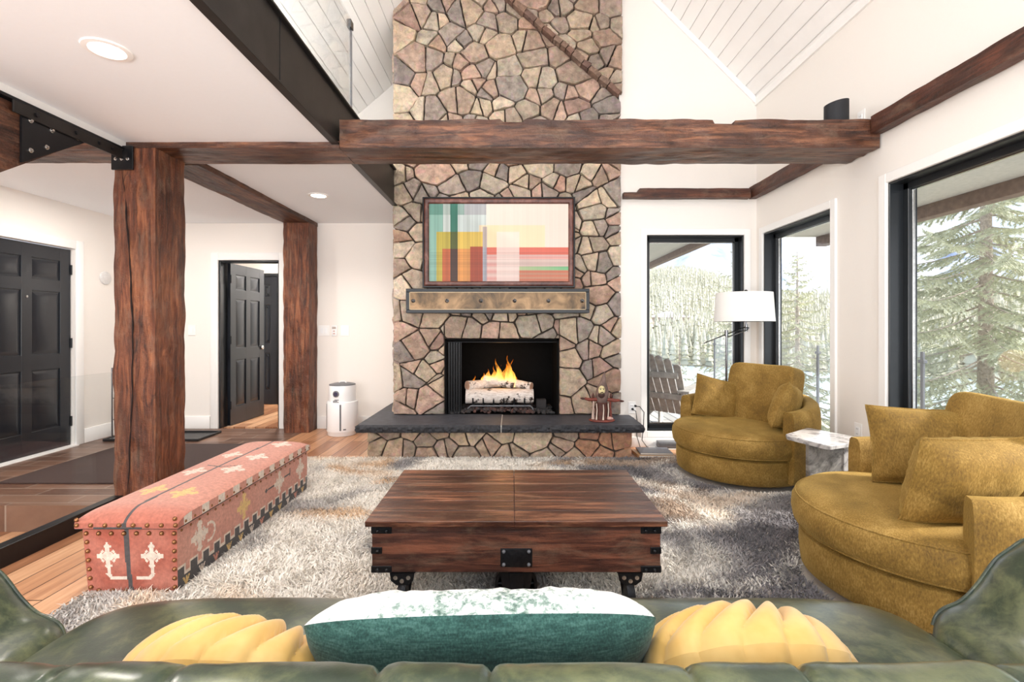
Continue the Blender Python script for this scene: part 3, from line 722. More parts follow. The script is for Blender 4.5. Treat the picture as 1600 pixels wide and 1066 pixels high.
def art(u, v):
    h = lambda a, s: .5+.5*math.sin(a*s+3*math.sin(a*s*.37))
    c = S(246, 228, 214)
    if u < .41:
        c = S(214, 224, 220)
        if u < .10: c = S(150, 196, 180)
        if v < .14: c = mixc(c, S(150, 140, 150), .55) if u > .25 else mixc(c, S(60, 130, 110), .6)
        if .10 < u < .15: c = mixc(c, S(226, 234, 226), .5)
    if u > .36 and v > .28 and u < .83 and v < .56: c = S(252, 228, 190)
    if .055 < u < .385 and v > .365: c = S(206, 186, 74) if u < .2 else S(236, 200, 92)
    if .42 < u < .50 and v > .28: c = mixc(c, S(250, 226, 180), .6)
    if v > .56 and u > .41:
        c = S(226, 112, 92)
        if v > .66: c = mixc(S(236, 170, 160), S(236, 200, 190), .5+.5*math.sin(v*70))
        if v > .71 and u > .64: c = S(226, 196, 186)
        if .81 < v < .86 and u > .64: c = mixc(S(190, 200, 150), S(120, 196, 140), (u-.64)/.36)
        if v > .86 and u > .64: c = mixc(S(214, 120, 90), S(206, 150, 120), .5+.5*math.sin(v*120))
    if .485 < u < .645 and v > .36: c = mixc(c, S(252, 232, 222), .75)
    if .095 < u < .30 and v > .585: c = S(214, 108, 58) if u < .2 else S(240, 162, 84)
    if .295 < u < .385 and v > .555: c = S(178, 74, 40)
    if .385 < u < .415 and v > .30: c = mixc(S(150, 140, 160), c, .35)
    if .15 < u < .205: c = S(52, 124, 104) if v < .365 else (S(86, 96, 34) if v < .585 else S(74, 40, 26))
    if u < .41: k = .74+.26*h(u, 330); c = tuple(x*k for x in c) if v > .14 or u < .2 else tuple(x*(.8+.2*h(u, 330)) for x in c)
    else: c = tuple(x*(.955+.045*h(u, 300)) for x in c)
    if v > .58: k = .80+.20*h(v, 210); c = tuple(x*k for x in c)
    return tuple(x*.76 for x in c)
ax0, ax1, az0, az1 = fa+.064, fb_-.064, fz0+.064, fz1-.064
scr = MB().grid(190, 105, lambda u, v: (lerp(ax0, ax1, u), fy-.002, lerp(az0, az1, v)), col=lambda u, v: art(u, 1-v))
m_, nt, b = mat_new('lit_picture_screen'); a = N(nt, 'ShaderNodeAttribute', attribute_name='Col')
nt.links.new(a.outputs['Color'], b.inputs['Base Color']); nt.links.new(a.outputs['Color'], b.inputs['Emission Color']); setv(b, Roughness=.5); b.inputs['Emission Strength'].default_value = .04
build('picture', scr, m_, tv, None, color=True)
build('sensor', MB().rbox((.42, fy-.026, fz0+.012), (.455, fy-.018, fz0+.02), .002, 1), M['blackplastic'], tv, 30)

# ---- fire: grate, logs, embers, flames
gr = empty('log_grate', (-.13, 5.1, .33)); tag(gr, 'black iron log grate inside the firebox holding birch logs', 'log grate')
build('rail', MB().tube([(-.46, 5.02, .325), (-.455, 5.02, .375), (-.43, 5.02, .40), (.19, 5.02, .40), (.215, 5.02, .375), (.22, 5.02, .325)], .010, 8), M['greyplastic'], gr, 50)
build('rail', MB().tube([(-.42, 5.28, .325), (-.41, 5.28, .39), (.17, 5.28, .39), (.18, 5.28, .325)], .010, 8), M['black'], gr, 50)
for i in range(6): x = -.405+.107*i; build('bar', MB().tube([(x, 5.30, .415), (x, 5.04, .405), (x, 5.005, .425), (x, 5.0, .485)], .008, 8), M['black'], gr, 50)
m_, nt, b = mat_new('birch_bark')
nf = noise_n(nt, coords(nt), 9, 5, .6); n2 = noise_n(nt, coords(nt, (14, 50, 50)), 1.5, 4, .6)
base = ramp(nt, n2, [(.3, S(196, 180, 168)), (.6, S(236, 226, 218))]); nt.links.new(mixn(nt, base, S(50, 36, 30), ramp(nt, nf, [(.575, (0, 0, 0)), (.63, (1, 1, 1))])), b.inputs['Base Color']); setv(b, Roughness=.8); bump(nt, b, n2, .4, .01)
cut_m = simple('cut_log_end', S(206, 160, 132), .8, bumpy=.2, bscale=60)
def log(p0, p1, r0, r1, label, sd):
    P0, P1 = Vector(p0), Vector(p1); path = [P0.lerp(P1, i/10)+Vector((0, .008*nz(i*.4, sd), .010*nz(i*.35, sd+5))) for i in range(11)]
    o = build('birch_log', MB().tube(path, [lerp(r0, r1, i/10)*(1+.06*nz(i*.5, sd+9)) for i in range(11)], 20, False), m_, None, 60); tag(o, label, 'log')
    for p, q, r in ((path[0], path[1], r0), (path[-1], path[-2], r1)):
        d = (p-q).normalized(); build('cut_end', MB().cyl(p-d*.004, p+d*.001, r*.985*(1+.0), r*.9, 20), cut_m, o, 40)
    return o
log((-.485, 5.07, .495), (.225, 5.07, .495), .078, .074, 'large pale birch log lying along the front of the grate', 1)
log((-.46, 5.25, .49), (.20, 5.25, .49), .07, .065, 'birch log at the back of the grate, behind the front one', 2)
log((-.47, 5.06, .605), (-.13, 5.30, .61), .05, .045, 'birch log on top of the pile with its cut end facing left', 3)
log((.205, 5.07, .595), (-.06, 5.22, .625), .042, .045, 'birch log on top of the pile sloping down to the right', 4)
log((-.30, 5.20, .655), (.02, 5.10, .602), .05, .034, 'scorched birch log lying across the middle of the pile under the flames', 5)
rk = MB(); rr = random.Random(4)
for i in range(330):
    x = rr.uniform(x0+.05, x1-.05); y = rr.uniform(4.96, 5.46); r = rr.uniform(.014, .028)
    if rr.random() < .5: y = rr.uniform(4.95, 5.1)
    bm = bmesh.new(); bmesh.ops.create_icosphere(bm, subdivisions=1, radius=r)
    for v in bm.verts: v.co = v.co*(1+.35*nz(v.co.x*50+i, v.co.y*50, v.co.z*50)); v.co.z *= .8
    mid = sstep(.45-abs(x+.12), 0, .2); rk.bm(bm, Matrix.Translation((x, y, .325+r*.7+.035*mid*rr.random())), mixc(S(70, 68, 68), S(120, 70, 56), rr.random()*.5*mid))
lr = build('lava_rock', rk, attr_mat('lava_rock', .95, 60, .4, .6, .01), None, None, color=True); tag(lr, 'bed of dark lava rock under the log grate', 'lava rock', kind='stuff')
bk = build('fire_brick', MB().rbox((.26, 5.2, .335), (.37, 5.3, .44), .012), simple('sooty_brick', S(66, 62, 62), .9, bumpy=.4, bscale=40), None, 40); tag(bk, 'sooty grey block standing right of the log grate', 'brick')
# flames : tapering twisted tongues that glow and thin out upward
fm = bpy.data.materials.new('flame'); fm.use_nodes = True; nt = fm.node_tree; nt.nodes.clear()
out = N(nt, 'ShaderNodeOutputMaterial'); em = N(nt, 'ShaderNodeEmission'); tr = N(nt, 'ShaderNodeBsdfTransparent'); mx = N(nt, 'ShaderNodeMixShader')
a = N(nt, 'ShaderNodeAttribute', attribute_name='Col'); sp = N(nt, 'ShaderNodeSeparateColor'); nt.links.new(a.outputs['Color'], sp.inputs[0])
ns = noise_n(nt, coords(nt, (18, 18, 7)), 1.6, 3, .5)
nt.links.new(ramp(nt, sp.outputs[0], [(0, (1, .80, .36)), (.35, (1, .55, .10)), (.7, (1, .28, .02)), (1, (.7, .10, .0))]), em.inputs[0]); em.inputs[1].default_value = 2.0
mm = N(nt, 'ShaderNodeMath', operation='MULTIPLY_ADD'); nt.links.new(ns, mm.inputs[0]); mm.inputs[1].default_value = 1.1; mm.inputs[2].default_value = -.05
sub = N(nt, 'ShaderNodeMath', operation='SUBTRACT'); nt.links.new(mm.outputs[0], sub.inputs[0])
m2 = N(nt, 'ShaderNodeMath', operation='MULTIPLY'); nt.links.new(sp.outputs[0], m2.inputs[0]); m2.inputs[1].default_value = .55; nt.links.new(m2.outputs[0], sub.inputs[1]); sub.use_clamp = True
nt.links.new(sub.outputs[0], mx.inputs[0]); nt.links.new(tr.outputs[0], mx.inputs[1]); nt.links.new(em.outputs[0], mx.inputs[2]); nt.links.new(mx.outputs[0], out.inputs[0])
fl = empty('fire', (-.13, 5.15, .56)); tag(fl, 'orange and yellow flames burning over the birch logs in the firebox', 'fire')
def tongue(x, y, z, h, r, sd):
    mb = MB()
    def fn(u, v):
        an = 2*PI*u; w = r*(.55+1.0*math.sin(PI*min(1, v*1.25+.12))**1)*(1-v)**.7*(1+.25*nz(v*4+sd, u*3))
        return (x+w*math.cos(an)+r*1.1*nz(v*2.6+sd, 3)*v*1.6, y+.7*w*math.sin(an), z+h*v)
    mb.grid(14, 18, fn, col=lambda u, v: (v, v, v), cu=True)
    build('flame_tongue', mb, fm, fl, 180, color=True)
for i, (x, z, h, r) in enumerate(((-.395, .53, .21, .030), (-.375, .55, .13, .026), (-.30, .62, .13, .024), (-.25, .65, .15, .024), (-.19, .63, .20, .028), (-.155, .60, .36, .030), (-.125, .60, .25, .028), (-.055, .58, .30, .044), (-.03, .58, .40, .034), (.0, .58, .33, .030), (.03, .58, .17, .030))):
    tongue(x, 5.13+.02*(i % 3), z, h*.92, r, i*7.3)
fl_l = bpy.data.lights.new('fire_glow', 'POINT'); fl_l.energy = 2.5; fl_l.color = (1, .5, .18); fl_l.shadow_soft_size = .12
o = bpy.data.objects.new('fire_glow', fl_l); COL.objects.link(o); o.location = (-.1, 5.12, .86)
# ================================================================== rug
RX0, RX1, RY0, RY1 = -1.93, 2.25, .55, 4.42
def rugcol(x, y):
    X = x; x, y = x*1.35, y*1.5; wx = x+.40*nz(x*1.3, y*1.3, 4); wy = y+.40*nz(x*1.3, y*1.3, 9)
    a = nz(wx*1.0-.7*wy, wx*.35+wy*.9, 2)+.45*nz(wx*2.6, wy*2.6, 7)
    t = nz(wx*.9+5, wy*1.3, 3)+.5*nz(wx*2.5, wy*3.2, 5)
    g = sstep(a+.42*sstep(X, -.3, 1.0)+.09, -.05, .34)
    c = mixc(S(244, 238, 228), S(140, 135, 136), g*.9)
    c = mixc(c, S(96, 92, 97), .75*sstep(a+.40*sstep(X, -.2, 1.0), .30, .62))
    c = mixc(c, S(220, 182, 138), sstep(t, .14, .46)*.8*(1-.5*sstep(X, -.3, 1.2)))
    v = abs(nz(wx*1.1+3, wy*1.1-8, 1))
    return mixc(c, S(242, 236, 226), (1-sstep(v, .02, .12))*.8)
rug = build('shag_rug', MB().rbox((RX0, RY0, .001), (RX1, RY1, .014), .004, 1), simple('rug_backing', S(196, 188, 178), .95, bumpy=.5, bscale=80), None, 30)
tag(rug, 'large cream, grey and tan shag rug under the coffee table and swivel chairs', 'rug')
def pile():
    n = 270000; r = np.random.RandomState(5)
    x = r.uniform(RX0+.005, RX1-.005, n); y = RY0+(RY1-RY0)*r.uniform(0, 1, n)**1.0
    keep = y > 1.25
    keep &= ~((x > -1.98) & (x < -1.50) & (y > 2.18) & (y < 3.64))
    keep &= ~((((x-1.875)**2+(y-3.97)**2) < .5**2)); keep &= ~((((x-1.885)**2+(y-2.20)**2) < .5**2))
    x, y = x[keep], y[keep]; n = len(x)
    cg = np.zeros((n, 3))
    gx, gy = 240, 220
    G = np.array([[rugcol(lerp(RX0, RX1, i/gx), lerp(RY0, RY1, j/gy)) for i in range(gx+1)] for j in range(gy+1)])
    ii = np.clip(((x-RX0)/(RX1-RX0)*gx+r.normal(0, 1.6, n)).round().astype(int), 0, gx); jj = np.clip(((y-RY0)/(RY1-RY0)*gy+r.normal(0, 1.6, n)).round().astype(int), 0, gy)
    cg = G[jj, ii]*r.uniform(.82, 1.15, (n, 1))
    F = np.array([[[nz(i*.16, j*.16, 1), nz(i*.16, j*.16, 5), nz(i*.5, j*.5, 8)] for i in range(gx+1)] for j in range(gy+1)])[jj, ii]
    h = .020+.008*r.rand(n)+.009*F[:, 2]
    lx = .034*F[:, 0]+r.normal(0, .011, n); ly = .034*F[:, 1]+r.normal(0, .011, n)
    th = r.uniform(0, np.pi, n); w = r.uniform(.0022, .0045, n); cx, cy = np.cos(th)*w, np.sin(th)*w
    z0 = .012
    V = np.zeros((n, 5, 3))
    V[:, 0] = np.stack([x-cx*.7, y-cy*.7, np.full(n, z0)], 1); V[:, 1] = np.stack([x+cx*.7, y+cy*.7, np.full(n, z0)], 1)
    V[:, 2] = np.stack([x+cx+lx*.5, y+cy+ly*.5, z0+h*.65], 1); V[:, 3] = np.stack([x-cx+lx*.5, y-cy+ly*.5, z0+h*.65], 1)
    V[:, 4] = np.stack([x+lx*1.25, y+ly*1.25, z0+h], 1)
    V -= np.array(WORG[rug.name])
    me = bpy.data.meshes.new('pile'); me.vertices.add(n*5); me.vertices.foreach_set('co', V.ravel())
    L = np.zeros((n, 7), dtype=np.int32); b = np.arange(n)[:, None]*5
    L[:] = b+np.array([0, 1, 2, 3, 3, 2, 4]); me.loops.add(n*7); me.loops.foreach_set('vertex_index', L.ravel())
    me.polygons.add(n*2); st = np.stack([np.arange(n)*7, np.arange(n)*7+4], 1).ravel().astype(np.int32)
    me.polygons.foreach_set('loop_start', st); me.polygons.foreach_set('loop_total', np.tile([4, 3], n).astype(np.int32))
    at = me.color_attributes.new('Col', 'FLOAT_COLOR', 'POINT'); cc = np.ones((n, 5, 4), dtype=np.float32); cc[:, :, :3] = cg[:, None, :]; at.data.foreach_set('color', cc.ravel())
    me.update(); me.validate()
    me.polygons.foreach_set('use_smooth', [True]*len(me.polygons))
    m, nt, bs = mat_new('wool_pile'); a = N(nt, 'ShaderNodeAttribute', attribute_name='Col'); nt.links.new(a.outputs['Color'], bs.inputs['Base Color']); setv(bs, Roughness=.95); bs.inputs['Sheen Weight'].default_value = .3
    me.materials.append(m); o = bpy.data.objects.new('pile', me); COL.objects.link(o); o.parent = rug; o['kind'] = 'stuff'; WORG['pile'] = WORG[rug.name]
pile()

# ================================================================== kilim chest
KX0, KX1, KY0, KY1, KZ = -1.955, -1.525, 2.20, 3.60, .298
ck = empty('storage_chest', (-1.74, 2.9, .0)); tag(ck, 'long storage chest covered in salmon woven kilim with brass nail heads, by the thick post', 'chest')
PINK, RED, CREAM, CHAR, GOLD = S(202, 138, 120), S(164, 84, 66), S(224, 208, 192), S(78, 74, 74), S(222, 186, 120)
def motif(x, y, s=1.0):                               # little stepped cross flower around 0,0 (about .05 m)
    x, y = abs(x/s), y/s; ay = abs(y); q = .0055; xs, ys = (x//q)*q, (ay//q)*q
    return (xs < .009 and ys < .054) or (ys < .009 and xs < .050) or (xs+ys < .032) or (abs(xs-.030)+ys < .015) or (xs+abs(ys-.046) < .016) or (abs(xs-.024)+abs(ys-.020) < .010)
def endcol(u, v):                                     # u across 0..1, v up 0..1
    x = (u-.5)*.43; y = v*.30; c = mixc(RED, PINK, .25+.5*nz(x*9, y*9, 2))
    if abs(x+.006+.012*math.sin(v*2.2)) < .011: return CHAR
    for sx in (-.108, .096):
        if motif(x-sx, y-.175, .95): return CREAM
        if abs(abs(x-sx*1.0)-.0) < .008 and .085 < y < .15: return CREAM
        hx = x-sx; 
        if abs(y-.072) < .008 and (min(sx, 0)+.02 < x < max(sx, 0)-.02): return CREAM
        d = sx/abs(sx); q = hx*-d
        if abs(q-(.088-y)*.8) < .011 and .066 < y < .094: return CREAM
    return c
def sidecol(u, v):                                    # u along from near end, v up
    x = u*1.40; y = v*.30; c = mixc(PINK, S(206, 150, 132), .5+.6*nz(x*6, y*6, 4))
    st = .066+.040*(1 if (x*1000) % 92 < 46 else 0)
    if y < st:
        k = int(x/.115); fx = x % .115-.06
        if y < .056 and (abs(fx) < .006 or abs(abs(fx)-(y-.015)*.55) < .006) and y > .006: return (GOLD, CREAM, S(206, 140, 120), GOLD)[k % 4]
        return CHAR
    if y < st+.014 or (min((x*1000) % 46, 46-(x*1000) % 46) < 8 and .066 < y < .12): return CREAM
    for i, cx in enumerate((.16, .55, .97, 1.28)):
        if motif(x-cx, y-.20, 1.2): return (CREAM, GOLD, CREAM, CREAM)[i]
        if i in (0,) and (abs(math.hypot(x-cx-.075, y-.19)-.045) < .007 and x > cx+.06): return CREAM
    if abs(y-.205-(x-.9)*.05) < .005 and .80 < x < 1.12: return CHAR
    if abs(x-.80)+abs(y-.20) < .016: return CHAR
    if abs(x-1.12) < .006 and .2 < y < .25: return CHAR
    return c
def lidcol(s, t):                                     # s across the dome -.24.. .24 m, t along 0..1
    y = t*1.43; c = mixc(PINK, S(206, 146, 126), .5+.6*nz(s*7, y*7, 6)); c = mixc(c, RED, sstep(.14-y, 0, .14)*.7)
    if abs(s+.006+.010*math.sin(y*3)) < .008: return CHAR
    for i, (cx, cy) in enumerate(((-.10, .30), (.085, .26), (-.10, .62), (.10, .66), (-.09, .98), (.10, .93), (.10, 1.26))):
        if motif((y-cy)*.75, s-cx, 1.05): return (GOLD, GOLD, CREAM, CREAM, CREAM, CREAM, CREAM)[i]
    if abs(y-.70-.4*abs(s)) < .006 and abs(s) < .10: return CHAR
    if s > .237 and abs(math.sin(y*24)) > .75: return CREAM
    return c
bx = MB()
cor = lambda u, v, x: x
tp = .016                                              # body narrows a little to the floor
xa = lambda z: KX0+tp*(1-z/KZ); xb = lambda z: KX1-tp*.3*(1-z/KZ)
bx.grid(86, 60, lambda u, v: (lerp(xa(v*KZ), xb(v*KZ), u), KY0+.012*(1-v), v*KZ), col=endcol)
bx.grid(250, 56, lambda u, v: (xb(v*KZ), lerp(KY0+.012*(1-v), KY1, u), v*KZ), col=sidecol)
bx.grid(2, 2, lambda u, v: (lerp(xb(v*KZ), xa(v*KZ), u), KY1, v*KZ), col=lambda u, v: RED)
bx.grid(2, 2, lambda u, v: (xa(v*KZ), lerp(KY1, KY0+.012*(1-v), u), v*KZ), col=lambda u, v: PINK)
bx.add([(KX0, KY0, KZ), (KX1, KY0, KZ), (KX1, KY1, KZ), (KX0, KY1, KZ)], [(0, 1, 2, 3)], None, S(40, 30, 28)); bx.add([(KX0+tp, KY0+.012, .0), (KX1-.005, KY0+.012, .0), (KX1-.005, KY1, .0), (KX0+tp, KY1, .0)], [(3, 2, 1, 0)], None, S(40, 30, 28))
build('body', bx, M['attr'], ck, 30, color=True)
ld = MB(); LX0, LX1, LY0, LY1 = KX0-.022, KX1+.018, KY0-.018, KY1+.015; lw = (LX1-LX0)/2; lc = (LX0+LX1)/2
def lid(u, v):
    # u: across, wraps from lower left edge over the dome to the lower right edge; v: along
    s = (u-.5)*2; e = min(1, min(v, 1-v)/.07); hgt = .035+.052*(1-abs(s)**3.2)**.5*(math.sin(e*PI/2)**.7)
    if u < 1e-6 or u > 1-1e-6: hgt = .012
    y = lerp(LY0, LY1, v)
    return (lc+lw*max(-1, min(1, s*1.06)), y, KZ+hgt)
ld.grid(70, 230, lid, col=lambda u, v: lidcol((u-.5)*.5, v))
def lend(u, v, y, vv):
    p = lid(u, vv); return (p[0], y, lerp(KZ+.010, p[2], v))
ld.grid(70, 14, lambda u, v: lend(u, v, LY0, 0), col=lambda u, v: CHAR if abs((u-.5)*.46+.01) < .012 or (v < .3 and -.22 < (u-.42) < .22) else mixc(RED, PINK, .3), flip=False)
ld.grid(10, 2, lambda u, v: lend(u, v, LY1, 1), col=lambda u, v: RED, flip=True)
ld.add([(LX0, LY0, KZ+.008), (LX1, LY0, KZ+.008), (LX1, LY1, KZ+.008), (LX0, LY1, KZ+.008)], [(3, 2, 1, 0)], None, S(40, 30, 28))
lid_o = build('lid', ld, M['attr'], ck, 40, color=True)
nail = MB().lathe([(.0105, 0), (.0105, .002), (.009, .0055), (.005, .008), (0, .009)], 12)
n0 = None
def nails(pts, rot, s=1.0):
    global n0
    for p in pts:
        if n0 is None:
            n0 = build('nail_head', nail, M['brass'], ck, 60, org=None); n0.data.transform(Matrix.Translation(WORG[ck.name])); o = n0
        else: o = n0.copy(); COL.objects.link(o)
        o.parent = ck; o.location = Vector(p)-WORG[ck.name]; o.rotation_euler = rot; o.scale = (s, s, s)
F_ = (PI/2, 0, 0); R_ = (0, PI/2, 0)
zt = KZ-.018
nails([(lerp(xa(zt)+.016, xb(zt)-.012, i/7), KY0-.0, zt) for i in range(8)], F_)
nails([(xa(z)+.016, KY0+.012*(1-z/KZ)-.001, z) for z in np.linspace(.03, zt-.04, 6)], F_)
nails([(xb(z)-.012, KY0+.012*(1-z/KZ)-.001, z) for z in np.linspace(.03, zt-.04, 6)], F_)
nails([(lerp(xa(0)+.05, xb(0)-.05, i/5), KY0+.011, .014) for i in range(6)], F_)
nails([(lerp(LX0+.012, LX1-.012, i/7), LY0, KZ+.026) for i in range(8)]+[(LX0+.012, LY0, KZ+.05), (LX1-.016, LY0+.002, KZ+.055)], F_)
nails([(xb(KZ-.014), y, KZ-.016) for y in np.linspace(KY0+.03, KY1-.03, 22)], R_, .62)
nails([(LX1, y, KZ+.026) for y in np.linspace(LY0+.05, LY1-.03, 22)], R_, .62)

# ================================================================== coffee table (cart on iron wheels)
ct = empty('coffee_table', (.03, 2.34, 0)); tag(ct, 'low dark walnut cart coffee table with iron wheels in the middle of the rug', 'coffee table')
TX0, TX1, TY0, TY1 = -.605, .640, 1.985, 2.705
tt = MB()
for i in range(6):
    y0, y1 = lerp(TY0, TY1, i/6), lerp(TY0, TY1, (i+1)/6)
    tt.rbox((TX0, y0+.0006, .397), (.010, y1-.0006, .42), .002, 1); tt.rbox((.0112, y0+.0006, .397), (TX1, y1-.0006, .42), .002, 1)
build('tabletop', tt, M['tabletop'], ct, 30)
bx = MB()
bx.rbox((TX0+.022, TY0+.025, .198), (TX1-.022, TY0+.05, .396), .003, 1); bx.rbox((TX0+.022, TY1-.05, .198), (TX1-.022, TY1-.025, .396), .003, 1)
bx.rbox((TX0+.022, TY0+.05, .198), (TX0+.047, TY1-.05, .396), .003, 1); bx.rbox((TX1-.047, TY0+.05, .198), (TX1-.022, TY1-.05, .396), .003, 1); bx.box((TX0+.03, TY0+.03, .2), (TX1-.03, TY1-.03, .215))
build('box_frame', bx, M['tablebox'], ct, 30)
iron = simple('hammered_iron', S(26, 26, 29), .42, .5, bumpy=.4, bscale=60, var=.15)
bolt = lambda mb, x, y, z, r=.0075: mb.lathe([(r, 0), (r*.9, .005), (r*.5, .008), (0, .009)], 8, Matrix.Translation((x, y, z)) @ Matrix.Rotation(PI/2, 4, 'X'))
yf = TY0+.025
for sx, xe in ((1, TX0+.020), (-1, TX1-.020)):
    for z, w, bs in ((.374, .085, (.028, .065)), (.290, .045, (.028,)), (.212, .085, (.028, .065))):
        k = MB(); x0_, x1_ = sorted((xe, xe+sx*w)); k.rbox((x0_, yf-.004, z-.014), (x1_, yf+.002, z+.014), .002, 1); xs_ = sorted((xe, xe+sx*.004)); k.rbox((xs_[0]-.001, yf-.003, z-.014), (xs_[1]+.001, yf+w, z+.014), .002, 1)
        o = build('corner_strap', k, iron, ct, 30)
        for b_ in bs: build('bolt', bolt(MB(), xe+sx*b_, yf-.004, z), M['black'], o, 40)
pm = build('centre_plate', MB().rbox((-.048, yf-.006, .222), (.084, yf+.001, .300), .008, 2), iron, ct, 30)
for x in (-.034, .070):
    for z in (.234, .288): build('bolt', bolt(MB(), x, yf-.006, z, .008), M['greyplastic'], pm, 40)
for px, sx in ((TX0+.145, 1), (TX1-.145, -1)):
    for py in (TY0+.07, TY1-.07):
        k = MB(); k.rbox((px-.055, py-.03, .186), (px+.055, py+.03, .198), .003, 1); k.prism([(-.052, .19), (-.046, .158), (-.022, .140), (.022, .140), (.046, .158), (.052, .19)][::-1], lambda u, v: (px+u, py-.036, v), lambda u, v: (px+u, py-.028, v))
        k.prism([(-.04, .19), (-.02, .07), (.02, .07), (.04, .19)][::-1], lambda u, v: (px+u, py+.028, v), lambda u, v: (px+u, py+.034, v))
        c_ = build('caster_bracket', k, iron, ct, 30)
        for u, v in ((-.027, .172), (.027, .172), (0, .158)): build('bolt', MB().lathe([(.010, 0), (.009, .003), (0, .004)], 12, Matrix.Translation((px+u, py-.036, v)) @ Matrix.Rotation(PI/2, 4, 'X')), M['nickel'], c_, 40)
        build('wheel', MB().lathe([(.02, -.018), (.066, -.016), (.07, 0), (.066, .016), (.02, .018)], 28, Matrix.Translation((px, py, .084)) @ Matrix.Rotation(PI/2, 4, 'Y')), iron, c_, 40)
k = MB()
for x in (-.036, .072): k.prism([(-.035, .198), (-.022, .06), (.022, .06), (.035, .198)][::-1], lambda u, v: (x-.006, TY0+.10+u, v), lambda u, v: (x+.006, TY0+.10+u, v))
k.prism([(-.055, .198), (-.035, .08), (.071, .08), (.091, .198)][::-1], lambda u, v: (u, TY0+.064, v), lambda u, v: (u, TY0+.068, v)); k.rbox((-.012, TY0+.055, .10), (.048, TY0+.066, .18), .003, 1)
wb = build('wheel_bracket', k, iron, ct, 30)
wh = MB(); Mw = Matrix.Translation((.018, TY0+.12, .105)) @ Matrix.Rotation(PI/2, 4, 'X')
wh.lathe([(.078, -.018), (.092, -.018), (.092, .018), (.078, .018), (.078, -.018)], 36, Mw); wh.lathe([(.02, -.02), (.02, .02)], 16, Mw)
for i in range(6): an = i*PI/3; wh.cyl((0, 0, 0), (.08*math.cos(an), .08*math.sin(an), 0), .008, n=8, M=Mw)
build('spoked_wheel', wh, iron, wb, 40)

# ================================================================== swivel chairs
m_, nt, b = mat_new('mustard_velvet')
co = coords(nt); n1 = noise_n(nt, co, 5, 5, .6, .4); n2 = noise_n(nt, coords(nt, (110, 110, 45)), 1.6, 4, .6)
ad = N(nt, 'ShaderNodeMath', operation='MULTIPLY_ADD'); nt.links.new(n2, ad.inputs[0]); ad.inputs[1].default_value = .5; hn = N(nt, 'ShaderNodeMath', operation='MULTIPLY'); nt.links.new(n1, hn.inputs[0]); hn.inputs[1].default_value = .55; nt.links.new(hn.outputs[0], ad.inputs[2])
nt.links.new(ramp(nt, ad.outputs[0], [(.33, S(88, 64, 20)), (.525, S(136, 104, 40)), (.74, S(184, 150, 84))]), b.inputs['Base Color']); setv(b, Roughness=.8); b.inputs['Sheen Weight'].default_value = .45; b.inputs['Sheen Roughness'].default_value = .4; b.inputs['Sheen Tint'].default_value = (*S(230, 196, 110), 1)
bump(nt, b, n2, .5, .005); M['velvet'] = m_
def softbox(w, d, h, puff=.3, sq=4.0, n=18, droop=0):
    """upholstered block : rounded superellipsoid, centred"""
    bm = bmesh.new(); bmesh.ops.create_cube(bm, size=2); bmesh.ops.subdivide_edges(bm, edges=bm.edges[:], cuts=n, use_grid_fill=True)
    for v in bm.verts:
        p = v.co; l = (abs(p.x)**sq+abs(p.y)**sq+abs(p.z)**sq)**(1/sq); q = p/l
        bulge = 1+puff*(1-min(1, abs(q.x)))*(1-min(1, abs(q.z)))*.8
        v.co = Vector((q.x*w/2, q.y*d/2*bulge, q.z*h/2))
    return MB().bm(bm)
def pillow_mb(w, h, t, n=22, sd=0, pinch=.10, wr=.006):
    """scatter cushion in the xz plane, seam round the edge, corners drawn out"""
    mb = MB()
    def side(sgn):
        def fn(u, v):
            x, z = u*2-1, v*2-1
            k = (1-abs(x)**3.6)*(1-abs(z)**3.6); y = sgn*t/2*max(0, k)**.55
            px = x*(1-pinch*(1-z*z)*abs(x)**1.5*.55); pz = z*(1-pinch*(1-x*x)*abs(z)**1.5*.55)
            e = (1-k)*min(1, k*6)
            y += sgn*wr*(nz(x*5+sd, z*5, 2)+e*1.8*nz(x*9+sd, z*9, 6))
            return (px*w/2, y if k > 1e-4 else 0, pz*h/2)
        return fn
    mb.grid(n, n, side(-1)); mb.grid(n, n, side(1), flip=True); return mb
def seam_ring(r, z, t=.006, n=64): return MB().tube([(r*math.cos(2*PI*i/n), r*math.sin(2*PI*i/n), z) for i in range(n+1)], t, 6, False)
